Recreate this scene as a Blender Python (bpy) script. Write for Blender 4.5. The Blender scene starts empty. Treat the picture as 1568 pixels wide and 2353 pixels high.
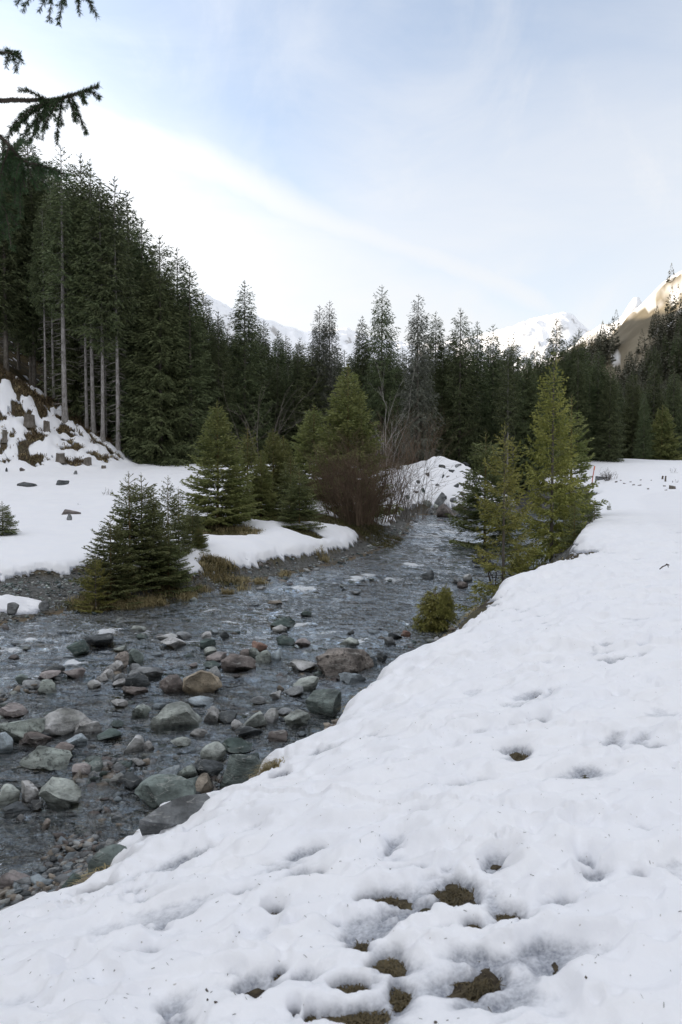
import bpy, math, random
import numpy as np
from mathutils import Vector, Matrix

R = math.radians
scn = bpy.context.scene
COL = scn.collection

# ------------------------------------------------------------------ camera, sky, sun, exposure
F, CX, CY, HOR, EYE = 1830.0, 784.0, 1176.5, 1090.0, 3.0     # focal length and centre in units of a 1568 x 2353 frame
PITCH = math.atan((CY - HOR) / F)
cam_d = bpy.data.cameras.new('camera'); cam = bpy.data.objects.new('camera', cam_d); COL.objects.link(cam)
cam.location = (0, 0, EYE); cam.rotation_euler = (math.pi / 2 - PITCH, 0, 0)
cam_d.sensor_fit = 'VERTICAL'; cam_d.sensor_height = 36.0; cam_d.lens = F / 2353 * 36.0
cam_d.clip_start = 0.05; cam_d.clip_end = 12000
cam_d.dof.use_dof = True; cam_d.dof.focus_distance = 20.0; cam_d.dof.aperture_fstop = 5.6
scn.camera = cam
SUN_EL, SUN_AZ = R(18), R(-72)                                 # azimuth from +Y, clockwise
sun_d = bpy.data.lights.new('sun', 'SUN'); sun_d.energy = 2.0; sun_d.angle = R(0.5); sun_d.color = (1.0, 0.86, 0.68)
sun = bpy.data.objects.new('sun', sun_d); COL.objects.link(sun)
sdir = Vector((math.sin(SUN_AZ) * math.cos(SUN_EL), math.cos(SUN_AZ) * math.cos(SUN_EL), math.sin(SUN_EL)))
sun.rotation_euler = sdir.to_track_quat('Z', 'Y').to_euler()
scn.view_settings.view_transform = 'Standard'; scn.view_settings.look = 'None'
scn.view_settings.gamma = 1; scn.view_settings.use_curve_mapping = False
scn.view_settings.exposure = 2.16
scn.cycles.use_denoising = True
scn.cycles.max_bounces = 8; scn.cycles.diffuse_bounces = 3; scn.cycles.glossy_bounces = 3
scn.cycles.transparent_max_bounces = 12; scn.cycles.caustics_reflective = False; scn.cycles.caustics_refractive = False

_u = (math.cos(PITCH), math.sin(PITCH))
def ray(X, Y):
    rx, ry = (X - CX) / F, (CY - Y) / F
    return np.array([rx, _u[0] + ry * _u[1], -_u[1] + ry * _u[0]])
def E(X, Y, z):                      # where the sight line through a frame point meets height z
    d = ray(X, Y); t = (z - EYE) / d[2]
    return d * t + np.array([0, 0, EYE])
def A(X, Y, y):                      # the point of the sight line at distance y
    d = ray(X, Y); t = y / d[1]
    return d * t + np.array([0, 0, EYE])

class NT:
    def __init__(s, tree): s.t = tree; s.n = tree.nodes; s.l = tree.links; s.n.clear()
    def __call__(s, typ, ins=None, **kw):
        nd = s.n.new(typ)
        for k, v in kw.items(): setattr(nd, k, v)
        for k, v in (ins or {}).items():
            i = nd.inputs[k]
            if isinstance(v, bpy.types.NodeSocket): s.l.new(v, i)
            else: i.default_value = v
        return nd
    def math(s, op, a, b=0.0, c=0.0, clamp=False):
        return s('ShaderNodeMath', {0: a, 1: b, 2: c}, operation=op, use_clamp=clamp).outputs[0]
    def sstep(s, v, lo, hi):
        return s('ShaderNodeMapRange', {0: v, 1: lo, 2: hi, 3: 0.0, 4: 1.0}, interpolation_type='SMOOTHSTEP').outputs[0]
    def mix(s, f, a, b):
        nd = s('ShaderNodeMix', {0: f}, data_type='RGBA')
        for i, v in ((6, a), (7, b)):
            if isinstance(v, bpy.types.NodeSocket): s.l.new(v, nd.inputs[i])
            else: nd.inputs[i].default_value = (*v, 1) if len(v) == 3 else v
        return nd.outputs[2]
    def noise(s, vec, scale, detail=3, rough=.55, dist=0.0):
        return s('ShaderNodeTexNoise', {'Vector': vec, 'Scale': scale, 'Detail': detail, 'Roughness': rough, 'Distortion': dist}).outputs[0]

def make_world():
    w = bpy.data.worlds.new('World'); scn.world = w; w.use_nodes = True
    t = NT(w.node_tree)
    sky = t('ShaderNodeTexSky', sky_type='NISHITA', sun_disc=False, sun_elevation=SUN_EL, sun_rotation=SUN_AZ,
            altitude=900, air_density=1.0, dust_density=1.2, ozone_density=1.0)
    tc = t('ShaderNodeTexCoord').outputs['Generated']
    sep = t('ShaderNodeSeparateXYZ', {0: tc})
    zc = t.math('ADD', t.math('MAXIMUM', sep.outputs[2], 0.0), 0.16)
    px, py = t.math('DIVIDE', sep.outputs[0], zc), t.math('DIVIDE', sep.outputs[1], zc)
    pv = t('ShaderNodeCombineXYZ', {0: px, 1: py, 2: 0.0}).outputs[0]
    mp = t('ShaderNodeMapping', {'Vector': tc, 'Rotation': (0, R(-24), 0), 'Scale': (1.1, 1.1, 5.0)}).outputs[0]
    n1 = t.noise(mp, 2.0, 7, .6, .8)
    n2 = t.noise(tc, 3.4, 7, .62, 1.2)
    nb = t.noise(tc, 4.5, 5, .6, .4)
    n3 = t.noise(pv, .8, 6, .6, .6)
    wob = t.math('MULTIPLY', t.math('SUBTRACT', nb, .5), .07)
    def side(a, b):                  # signed angle above the great circle through two frame points
        n = np.cross(ray(*a), ray(*b)); n /= np.linalg.norm(n)
        if n[2] < 0: n = -n
        d = t('ShaderNodeVectorMath', {0: tc, 1: tuple(n)}, operation='DOT_PRODUCT').outputs['Value']
        return t.math('ADD', d, wob)
    inv = lambda v: t.math('SUBTRACT', 1.0, v)
    s1 = side((0, 165), (1250, 640))
    sheet = inv(t.sstep(s1, -.10, .07))                                                  # the white sheet under the long diagonal edge
    rim = t.math('MULTIPLY', inv(t.sstep(t.math('ABSOLUTE', t.math('ADD', s1, .022)), .0, .045)), inv(t.sstep(sep.outputs[0], .22, .34)))
    fan = t.math('MULTIPLY', inv(t.sstep(side((560, 260), (1568, -60)), -.16, .05)), t.sstep(sep.outputs[0], -.22, .05))
    low = inv(t.sstep(sep.outputs[2], .10, .42))
    streaks = t.math('SUBTRACT', n1, .5); wisps = t.sstep(n2, .47, .78)
    m = t.math('MAXIMUM', t.math('MULTIPLY', sheet, .82), t.math('MULTIPLY', fan, .56))
    m = t.math('MAXIMUM', m, t.math('MULTIPLY', low, .70))
    m = t.math('ADD', m, t.math('ADD', t.math('MULTIPLY', streaks, .55), t.math('MULTIPLY', wisps, .26)))
    m = t.math('MAXIMUM', m, t.math('MULTIPLY', rim, .76))
    front = t.sstep(sep.outputs[1], .15, .6)
    front = t.math('MULTIPLY', front, inv(t.sstep(sep.outputs[2], .62, .80)))
    rest = t.math('ADD', .66, t.math('MULTIPLY', t.math('SUBTRACT', n3, .5), .9))                 # the same thin overcast overhead and behind
    m = t.math('ADD', t.math('MULTIPLY', front, m), t.math('MULTIPLY', inv(front), rest))
    m = t.math('ADD', t.math('MULTIPLY', m, .68), .31, clamp=True)
    sd = t('ShaderNodeVectorMath', {0: tc, 1: tuple(sdir)}, operation='DOT_PRODUCT').outputs['Value']
    fwd = t.math('ADD', 1.0, t.math('MULTIPLY', t.math('POWER', t.math('MAXIMUM', sd, 0.0), 4.0), 2.9))    # thin cloud shines brighter towards the sun
    skyc = t('ShaderNodeVectorMath', {0: sky.outputs[0], 3: 1.0}, operation='SCALE')
    skyc.inputs[3].default_value = SKYK
    clc = t('ShaderNodeVectorMath', {0: CLOUD}, operation='SCALE'); t.l.new(fwd, clc.inputs[3])
    col = t.mix(m, skyc.outputs[0], clc.outputs[0])
    bg = t('ShaderNodeBackground', {'Color': col, 'Strength': 0.1})
    out = t('ShaderNodeOutputWorld', {'Surface': bg.outputs[0]})
SKYK = .62
CLOUD = (2.16, 2.15, 2.15)
make_world()

# ------------------------------------------------------------------ helpers
def _hash(ix, iy, seed):
    with np.errstate(over='ignore'):
        h = (ix.astype(np.int64) * 374761393 + iy.astype(np.int64) * 668265263 + seed * 1274126177) & 0xffffffff
        h = ((h ^ (h >> 13)) * 1274126177) & 0xffffffff
        return ((h ^ (h >> 16)) & 0xffffff) / float(0x1000000)
def pn(x, y, seed=0):                # gradient noise, about -1..1
    x = np.asarray(x, float); y = np.asarray(y, float)
    ix, iy = np.floor(x), np.floor(y); fx, fy = x - ix, y - iy
    u, v = fx**3 * (fx * (fx * 6 - 15) + 10), fy**3 * (fy * (fy * 6 - 15) + 10)
    def g(dx, dy):
        a = _hash(ix + dx, iy + dy, seed) * 2 * np.pi
        return np.cos(a) * (fx - dx) + np.sin(a) * (fy - dy)
    return 1.5 * ((g(0, 0) * (1 - u) + g(1, 0) * u) * (1 - v) + (g(0, 1) * (1 - u) + g(1, 1) * u) * v)
def fbm(x, y, o=4, seed=0, gain=.5):
    r, a, f = 0, 1.0, 1.0
    for i in range(o):
        r = r + a * pn(x * f + 17.3 * i, y * f - 9.1 * i, seed + i); a *= gain; f *= 2.03
    return r
def sst(x, lo, hi):
    u = np.clip((np.asarray(x, float) - lo) / (hi - lo), 0, 1); return u * u * (3 - 2 * u)
def smax(a, b, k=.06):
    return .5 * (a + b + np.sqrt((a - b) ** 2 + k * k))
def smin(a, b, k=.06):
    return -smax(-a, -b, k)

def mesh_np(name, V, faces, mats=(), mi=None, smooth=False, attrs=None):
    me = bpy.data.meshes.new(name)
    V = np.asarray(V, np.float32).reshape(-1, 3)
    fl = [np.asarray(f, np.int32) for f in faces if len(f)]
    me.vertices.add(len(V)); me.vertices.foreach_set('co', V.ravel())
    loops = np.concatenate([f.ravel() for f in fl])
    cnt = np.concatenate([np.full(len(f), f.shape[1], np.int32) for f in fl])
    st = np.concatenate([[0], np.cumsum(cnt)[:-1]]).astype(np.int32)
    me.loops.add(len(loops)); me.loops.foreach_set('vertex_index', loops)
    me.polygons.add(len(cnt)); me.polygons.foreach_set('loop_start', st); me.polygons.foreach_set('loop_total', cnt)
    if smooth: me.polygons.foreach_set('use_smooth', np.ones(len(cnt), bool))
    for m in mats: me.materials.append(m)
    if mi is not None: me.polygons.foreach_set('material_index', np.asarray(mi, np.int32))
    for k, a in (attrs or {}).items():
        at = me.attributes.new(k, 'FLOAT', 'POINT'); at.data.foreach_set('value', np.asarray(a, np.float32).ravel())
    me.update(calc_edges=True)
    return me
def add(name, me, parent=None, loc=None, rz=0.0, sc=None):
    o = bpy.data.objects.new(name, me); COL.objects.link(o)
    if parent: o.parent = parent
    if loc is not None: o.location = tuple(loc)
    if rz: o.rotation_euler = (0, 0, rz)
    if sc is not None: o.scale = sc
    return o
def tag(o, label=None, cat=None, group=None, kind=None):
    for k, v in (('label', label), ('category', cat), ('group', group), ('kind', kind)):
        if v: o[k] = v
    return o
def tube(pts, r0, r1, n=5, off=0, cap=True):
    P = np.asarray(pts, float); k = len(P)
    T = np.gradient(P, axis=0); T /= np.linalg.norm(T, axis=1)[:, None] + 1e-9
    ref = np.array([0, 0, 1.0]) if abs(T[:, 2]).mean() < .8 else np.array([1.0, 0, 0])
    S = np.cross(T, ref); S /= np.linalg.norm(S, axis=1)[:, None] + 1e-9
    B = np.cross(S, T)
    rr = np.asarray(r0 if np.ndim(r0) else np.linspace(r0, r1, k))
    a = np.arange(n) / n * 2 * np.pi
    V = (P[:, None] + rr[:, None, None] * (np.cos(a)[None, :, None] * S[:, None] + np.sin(a)[None, :, None] * B[:, None])).reshape(-1, 3)
    i = np.arange(k - 1)[:, None] * n; j = np.arange(n)[None]
    q = np.stack([i + j, i + (j + 1) % n, i + n + (j + 1) % n, i + n + j], -1).reshape(-1, 4)
    return V, q + off
class TB:                            # collects tubes into one mesh
    def __init__(s): s.V, s.Q, s.n = [], [], 0
    def add(s, pts, r0, r1, n=4):
        V, q = tube(pts, r0, r1, n, s.n); s.V.append(V); s.Q.append(q); s.n += len(V)
    def mesh(s, name, mat, smooth=True): return mesh_np(name, np.concatenate(s.V), [np.concatenate(s.Q)], [mat], smooth=smooth)

# ------------------------------------------------------------------ materials
def mat(name):
    m = bpy.data.materials.new(name); m.use_nodes = True
    t = NT(m.node_tree); out = t('ShaderNodeOutputMaterial')
    return m, t, out
def pbsdf(t, out, color, rough=.7, spec=.3, normal=None, **kw):
    ins = {'Base Color': color if isinstance(color, bpy.types.NodeSocket) else (*color, 1), 'Roughness': rough, 'Specular IOR Level': spec}
    if normal is not None: ins['Normal'] = normal
    ins.update(kw)
    b = t('ShaderNodeBsdfPrincipled', ins); t.l.new(b.outputs[0], out.inputs[0]); return b
def bump(t, h, strength, dist, normal=None):
    ins = {'Height': h, 'Strength': strength, 'Distance': dist}
    if normal is not None: ins['Normal'] = normal
    return t('ShaderNodeBump', ins).outputs[0]

def m_foliage(name, c0, c1, var=.35, trans=.0):
    m, t, out = mat(name)
    ob = t('ShaderNodeTexCoord').outputs['Object']; oi = t('ShaderNodeObjectInfo').outputs['Random']
    n = t.noise(ob, 1.3, 3); n2 = t.noise(ob, 7.0, 2)
    f = t.math('ADD', t.math('MULTIPLY', t.sstep(n, .3, .7), .6), t.math('MULTIPLY', t.sstep(n2, .3, .7), .4))
    c = t.mix(f, c0, c1)
    v = t.math('ADD', 1 - var / 2, t.math('MULTIPLY', oi, var))
    hsv = t('ShaderNodeHueSaturation', {'Hue': t.math('ADD', .488, t.math('MULTIPLY', oi, .024)), 'Saturation': 1.0, 'Value': v, 'Color': c}).outputs[0]
    b = pbsdf(t, out, hsv, .6, .2)
    if trans:
        tr = t('ShaderNodeBsdfTranslucent', {'Color': hsv}); mx = t('ShaderNodeMixShader', {0: trans, 1: b.outputs[0], 2: tr.outputs[0]})
        t.l.new(mx.outputs[0], out.inputs[0])
    return m
def m_bark(name, c0, c1, scale=9):
    m, t, out = mat(name)
    ob = t('ShaderNodeTexCoord').outputs['Object']
    mp = t('ShaderNodeMapping', {'Vector': ob, 'Scale': (1, 1, .35)}).outputs[0]
    n = t.noise(mp, scale, 5, .65); n2 = t.noise(ob, 1.7, 3)
    f = t.math('ADD', t.math('MULTIPLY', t.sstep(n, .35, .68), .65), t.math('MULTIPLY', t.sstep(n2, .4, .65), .35))
    pbsdf(t, out, t.mix(f, c0, c1), .85, .15, bump(t, n, .6, .02)); return m

M = {}
M['spruce_dark'] = m_foliage('spruce_needles_dark', (.066, .092, .042), (.142, .165, .078))
M['spruce_warm'] = m_foliage('spruce_needles_warm', (.076, .100, .044), (.145, .165, .076))
M['spruce_grey'] = m_foliage('spruce_needles_grey', (.095, .104, .080), (.17, .175, .14))
M['spruce_young'] = m_foliage('spruce_needles_young', (.125, .155, .050), (.29, .295, .115), .3, .15)
M['spruce_yolive'] = m_foliage('spruce_needles_olive', (.165, .182, .042), (.35, .335, .105), .25, .15)
M['spruce_ydark'] = m_foliage('spruce_needles_deep', (.098, .126, .050), (.21, .225, .095), .3, .1)
M['spruce_hill'] = m_foliage('hillside_conifers', (.062, .064, .044), (.120, .116, .084))
M['spruce_near'] = m_foliage('spruce_needles_near', (.030, .055, .022), (.06, .095, .04), .2, .1)
M['bark_pale'] = m_bark('bark_pale_grey', (.18, .165, .15), (.42, .40, .385))
M['bark'] = m_bark('bark_grey_brown', (.10, .085, .07), (.22, .20, .175))
M['bark_dark'] = m_bark('bark_dark', (.045, .036, .03), (.11, .09, .075))
M['dead'] = m_bark('dead_wood_grey', (.16, .145, .13), (.30, .28, .26))
M['twig_red'] = m_bark('twig_red_brown', (.115, .084, .060), (.23, .168, .118), 5)
M['twig_grey'] = m_bark('twig_grey', (.13, .115, .10), (.24, .22, .20), 5)
M['birch'] = m_bark('bark_birch_pale', (.30, .28, .25), (.50, .48, .44), 6)
M['shoot'] = m_bark('young_shoot_tan', (.16, .11, .05), (.28, .21, .10), 12)

STONE = {'pale': (.37, .38, .355), 'palegreen': (.30, .325, .30), 'teal': (.14, .172, .16), 'dark': (.052, .060, .064),
         'darkgreen': (.055, .082, .074), 'blue': (.25, .29, .315), 'brown': (.135, .115, .106), 'ochre': (.34, .285, .21),
         'grey': (.19, .20, .205), 'white': (.50, .49, .47), 'rust': (.22, .135, .105), 'pink': (.26, .23, .222),
         'speckled': (.20, .175, .155), 'tan': (.25, .215, .175), 'mottled': (.20, .225, .205)}
def m_stone(key, c):
    m, t, out = mat('stone_' + key)
    tc = t('ShaderNodeTexCoord').outputs['Object']; oi = t('ShaderNodeObjectInfo').outputs['Random']
    off = t('ShaderNodeCombineXYZ', {0: t.math('MULTIPLY', oi, 31.0), 1: t.math('MULTIPLY', oi, 17.0), 2: 0.0}).outputs[0]
    v = t('ShaderNodeVectorMath', {0: tc, 1: off}, operation='ADD').outputs[0]
    st = t('ShaderNodeMapping', {'Vector': v, 'Rotation': (.5, .3, 0), 'Scale': (1, 1, 4.5)}).outputs[0]
    n1 = t.noise(v, 3.2, 6, .62); n2 = t.noise(v, 22, 4, .6); n3 = t.noise(st, 5, 4, .6)
    lite = tuple(min(.62, x * 1.7 + .03) for x in c); drk = tuple(x * .34 for x in c)
    col = t.mix(t.sstep(n1, .30, .70), drk, lite)
    col = t.mix(t.math('MULTIPLY', t.sstep(n3, .48, .66), .5), col, c)
    col = t.mix(t.math('MULTIPLY', t.sstep(n2, .50, .70), .55), col, drk)
    if key in ('speckled', 'mottled', 'white'):
        vo = t('ShaderNodeTexVoronoi', {'Vector': v, 'Scale': 26.0}).outputs['Distance']
        col = t.mix(t.math('MULTIPLY', t.sstep(n2, .5, .64), .8), col, tuple(x * .3 for x in c))
        col = t.mix(t.math('MULTIPLY', t.sstep(n1, .55, .7), .6), col, tuple(min(.6, x * 2) for x in c))
    vein = t.math('SUBTRACT', 1.0, t.sstep(t.math('ABSOLUTE', t.math('SUBTRACT', t.noise(st, 2.2, 3), .5)), .0, .012))
    col = t.mix(t.math('MULTIPLY', vein, .4), col, (.48, .48, .45))
    geo = t('ShaderNodeNewGeometry').outputs['Position']; gs = t('ShaderNodeSeparateXYZ', {0: geo})
    wl = t.math('SUBTRACT', gs.outputs[2], t.math('MULTIPLY', t.math('MAXIMUM', t.math('SUBTRACT', gs.outputs[1], 15.0), 0.0), .012))
    wet = t.math('SUBTRACT', 1.0, t.sstep(t.math('ADD', wl, t.math('MULTIPLY', n1, -.07)), -.015, .035))   # the soaked band at the waterline
    wc = t('ShaderNodeHueSaturation', {'Saturation': 1.15, 'Value': .55, 'Color': col}).outputs[0]
    col = t.mix(wet, col, wc)
    h = t.math('ADD', t.math('MULTIPLY', n1, .6), t.math('ADD', t.math('MULTIPLY', n2, .25), t.math('MULTIPLY', n3, .4)))
    pbsdf(t, out, col, t.math('SUBTRACT', .75, t.math('MULTIPLY', wet, .5)), .35, bump(t, h, 1.0, .05)); return m
for k, c in STONE.items(): M['st_' + k] = m_stone(k, c)

# ------------------------------------------------------------------ the lie of the land
def zw(y): return .012 * np.maximum(np.asarray(y, float) - 15.0, 0)
def spline(P, step):
    P = np.asarray(P, float); out = []
    Q = np.vstack([2 * P[0] - P[1], P, 2 * P[-1] - P[-2]])
    for i in range(1, len(Q) - 2):
        p0, p1, p2, p3 = Q[i - 1], Q[i], Q[i + 1], Q[i + 2]
        n = max(2, int(np.linalg.norm((p2 - p1)[:2]) / max(step, .04 * np.linalg.norm(p1[:2]))))
        for u in np.arange(n) / n:
            out.append(.5 * (2 * p1 + (p2 - p0) * u + (2 * p0 - 5 * p1 + 4 * p2 - p3) * u * u + (3 * p1 - p0 - 3 * p2 + p3) * u**3))
    out.append(P[-1]); return np.array(out)
# edge of the snow-covered bank on the near side (x, y, height), going upstream
def EZ(X, Y, z):
    p = E(X, Y, z + .15); p[2] = z; return p
RE = spline([(-30, -16, .3), (-14, -5, .3), (-7, .2, .3), (-4, 2.7, .3), EZ(0, 2085, .33), EZ(150, 2000, .32), EZ(300, 1905, .34), EZ(350, 1845, .36),
             EZ(500, 1815, .38), EZ(590, 1730, .42), EZ(720, 1680, .46), EZ(800, 1592, .52), EZ(850, 1540, .60), EZ(990, 1462, .78),
             EZ(1030, 1430, .88), EZ(1090, 1372, 1.0), EZ(1170, 1320, 1.16), EZ(1290, 1266, 1.38), EZ(1332, 1216, 1.55), (8.6, 27, 1.62), (11.4, 36.6, 1.8),
             (14.2, 44, 1.9), (15.6, 50, 2.0), (16, 58, 2.2), (16, 66, 2.4), (17, 90, 2.8)], .35)
# waterline of the far side
LE = spline([(-60, 0, 0), (-30, 6, 0), (-18, 10.2, 0), (-11, 13.4, 0)] + [tuple(E(X, Y, float(zw(y)))[:2]) + (0,) for X, Y, y in
            ((0, 1442, 15.5), (100, 1424, 16.3), (190, 1406, 17), (320, 1394, 17.7), (430, 1374, 19), (560, 1346, 21), (690, 1316, 24), (780, 1296, 26), (880, 1264, 31), (925, 1236, 37), (948, 1206, 44))] +
            [(4.6, 49.6, 0), (5.6, 50.8, 0), (8, 51.4, 0), (10.8, 52, 0), (12.6, 54, 0), (13.3, 58, 0), (13.5, 66, 0), (15, 90, 0)], .35)
def pdist(x, y, P):
    """signed distance to the polyline (positive on its right, walking along it) and the height interpolated at the nearest point"""
    x = np.asarray(x, float); y = np.asarray(y, float); sh = x.shape; x = x.ravel(); y = y.ravel()
    best = np.full(x.shape, 1e18); sg = np.ones(x.shape); zz = np.zeros(x.shape)
    for i in range(len(P) - 1):
        a, b = P[i], P[i + 1]; dx, dy = b[0] - a[0], b[1] - a[1]; L2 = dx * dx + dy * dy + 1e-12
        u = np.clip(((x - a[0]) * dx + (y - a[1]) * dy) / L2, 0, 1)
        ex, ey = x - a[0] - u * dx, y - a[1] - u * dy; d2 = ex * ex + ey * ey
        c = d2 < best - 1e-9
        best = np.where(c, d2, best); sg = np.where(c, np.where(dx * ey - dy * ex < 0, 1.0, -1.0), sg); zz = np.where(c, a[2] + u * (b[2] - a[2]), zz)
    return (np.sqrt(best) * sg).reshape(sh), zz.reshape(sh)

SPOTS = [  # thin or bare places in the snow of the near bank: frame x, y, half width, half height (frame units), depth
    (870, 1640, 13, 8, .10), (848, 1692, 15, 8, .10), (1190, 1728, 26, 12, .17), (1245, 1662, 16, 12, .13), (1205, 1668, 22, 7, .11), (1140, 1648, 24, 9, .07), (1045, 1726, 10, 5, .10),
    (1160, 1640, 50, 14, .04), (1258, 1590, 22, 8, .07), (1420, 1512, 46, 16, .05), (910, 1942, 20, 24, .095), (868, 2062, 36, 13, .17), (985, 2072, 82, 44, .095), (1035, 2040, 32, 22, .10),
    (1060, 2132, 46, 14, .09), (1090, 2118, 10, 12, .13), (828, 2170, 18, 14, .13), (886, 2215, 32, 24, .19), (800, 2262, 46, 15, .18), (835, 2322, 34, 14, .16), (760, 2335, 50, 20, .10),
    (915, 2275, 14, 22, .13), (1075, 2248, 46, 18, .09), (1100, 2250, 18, 12, .14), (1082, 2192, 34, 20, .09), (1165, 2100, 32, 16, .10), (1130, 1985, 26, 14, .09), (1020, 1812, 66, 9, .08), (1085, 1806, 16, 6, .11),
    (960, 1878, 20, 8, .10), (632, 2090, 20, 14, .12), (690, 2018, 40, 16, .085), (640, 2000, 28, 10, .06), (245, 2058, 88, 30, .09), (290, 2030, 40, 18, .08), (395, 2325, 30, 36, .07),
    (448, 1913, 20, 11, .09), (410, 1975, 34, 10, .07), (180, 2102, 20, 12, .09), (332, 2075, 24, 16, .07), (1250, 2178, 26, 14, .08), (1258, 2200, 16, 18, .07), (1350, 1975, 16, 26, .05), (1473, 2012, 12, 12, .09),
    (690, 2240, 24, 12, .06), (565, 2268, 26, 16, .09), (640, 2230, 9, 6, .10), (680, 2318, 10, 8, .13), (715, 2322, 10, 9, .13), (330, 2190, 34, 12, .05), (170, 2250, 20, 10, .05), (820, 1582, 13, 16, .14),
    (1345, 1770, 20, 8, .06), (1410, 1718, 30, 24, .045), (1510, 1712, 40, 20, .045), (1110, 2300, 40, 16, .06), (1360, 2000, 20, 20, .05), (560, 2050, 30, 12, .05), (380, 2130, 40, 14, .05),
    (700, 1960, 30, 12, .05), (1480, 1900, 30, 12, .04), (1200, 1930, 40, 14, .05), (760, 2120, 24, 12, .06), (470, 2200, 26, 10, .05), (1300, 2080, 36, 16, .05), (1240, 1268, 34, 11, .30), (1190, 1292, 14, 13, .3), (1060, 1392, 24, 11, .28), (1040, 1412, 14, 14, .28),
    (1010, 1452, 22, 7, .25), (640, 1790, 20, 26, .30), (345, 1942, 22, 12, .5), (368, 1915, 24, 14, .5), (400, 1888, 26, 13, .5), (440, 1864, 28, 10, .5), (240, 2005, 46, 13, .45), (215, 2038, 36, 12, .4), (165, 2040, 20, 12, .4), (460, 1820, 40, 12, .4), (300, 1960, 20, 10, .4), (700, 1690, 20, 10, .2)]
MOSSY = [(0, 0, 0)]
def hillx(x, y):                     # the two sides of the valley
    right = 168 * sst(x, 70, 330) * (1 - sst(y, 1020, 1330)) + 40 * sst(x, 330, 600) * (1 - sst(y, 1020, 1330))
    left = 320 * sst(-x, 70, 430) * (1 - sst(y, 1150, 1500))
    n = fbm(x / 130, y / 130, 4, 90) * 16 + fbm(x / 34, y / 34, 3, 95) * 3.5
    return (right + left) + n * sst(right + left, 4, 60)
def lie(x, y):
    """height of the bare ground and the masks that go with it"""
    x = np.asarray(x, float); y = np.asarray(y, float)
    far = (np.hypot(x, y) > 150)
    dR = np.full(x.shape, 60.0); dL = np.full(x.shape, 60.0); ze = np.full(x.shape, 2.5)
    nf = ~far
    if nf.any():
        a, b = pdist(x[nf], y[nf], RE); dR[nf] = a; ze[nf] = b
        c, _ = pdist(x[nf], y[nf], LE); dL[nf] = -c
    if far.any():
        dR[far] = np.where(x[far] > .16 * y[far], 60, -60); dL[far] = np.where(x[far] > .16 * y[far], -60, 60)
    w = zw(np.minimum(y, 90))
    rough = fbm(x * 1.3, y * 1.3, 3, 5) * .05
    bars = fbm(x * .55, y * .55, 3, 8)
    shore = np.exp(-np.maximum(-dR, 0) / 1.25) * (1 - sst(y, 6.2, 8.5)) * .38             # gravel beach at the foot of the near bank
    bed = w - .16 + shore + (.13 * bars + .05 * fbm(x * 2.1, y * 2.1, 2, 9)) * (1 - sst(y, 15, 24)) + rough * .6
    zp = 1.46 + .012 * y
    land = ze + (zp - ze) * (1 - np.exp(-np.maximum(dR, 0) / 2.3)) + (.064 + .012 * pn(x * .12, y * .12, 33)) * np.where(y > 43, y - 43, 0) * sst(dR, 0, 5) * (1 - .75 * sst(y, 72, 80))
    face = ze + dR * (1.25 + .5 * pn(x * 1.7, y * 1.7, 31)) - .06
    gR = np.where(dR > 0, land - .06 * np.exp(-np.maximum(dR, 0) * 4), face)
    gw = .65 + 2.8 * sst(-x, 5.0, 6.6) * (1 - sst(-x, 11, 15)) + .35 * pn(x * .6, y * .6, 41)
    mz = .55 + .07 * np.maximum(y - 17, 0) * (1 - sst(y, 62, 90) * .35)
    steep = .36 + .30 * sst(y, 44, 50) * sst(x, 0, 4)
    gL = w + np.clip(.17 * dL, -.4, .34) + np.maximum(dL - gw, 0) * steep + .16 * sst(dL - gw, 0, .35)
    mound = .62 * np.exp(-((x - 8.8) / 3.0) ** 2 - ((y - 58.5) / 4.5) ** 2) + .3 * np.exp(-((x - 9.5) / 1.5) ** 2 - ((y - 57) / 3) ** 2)
    mz = mz - .75 * np.exp(-((x - 3.7) / 2.0) ** 2 - ((y - 57) / 5) ** 2)
    mz = mz + mound * (1 + .45 * fbm(x * .55, y * .55, 3, 57)) + .35 * fbm(x * .8, y * .8, 3, 58) * np.exp(-((x - 7) / 4.5) ** 4 - ((y - 56) / 5.0) ** 4)
    hl = .60 * np.maximum(-15.2 - x + 1.2 * pn(x * .2, y * .2, 51), 0) * sst(y + .25 * (x + 15), 49, 60.5)
    hl = np.minimum(hl, 30 + 0 * hl)
    mz = mz + hl * (1 - sst(-x, 60, 90)) + .25 * fbm(x * .35, y * .35, 3, 55) * sst(y, 20, 40) * .5
    gL = smin(gL, mz, .35)
    g = smax(smax(bed, gR, .08), np.where(dL > -1.5, gL, -9), .06)
    H = hillx(x, y)
    flat = 3.9 + .008 * np.minimum(np.hypot(x, y), 500)
    g = np.where(far, flat, g); r = np.hypot(x, y)
    blend = sst(r, 100, 150)
    g = g * (1 - blend) + flat * blend * 1.0
    g = g + H
    return g, dR, dL, gw, w, hl
def G1(x, y):
    return float(lie(np.array([x]), np.array([y]))[0][0])
spotw = []
for (sx, sy, hw, hh, dep) in SPOTS:
    z = .9
    for _ in range(6):
        p = E(sx, sy, z); z = .3 * z + .7 * (G1(p[0], p[1]) + .05)
    p = E(sx, sy, z); dist = np.linalg.norm(p - np.array([0, 0, EYE])); dep_ang = max(.12, (EYE - z) / dist + .15)
    spotw.append((p[0], p[1], hw / F * dist, hh / F * dist / dep_ang, dep))
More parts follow.
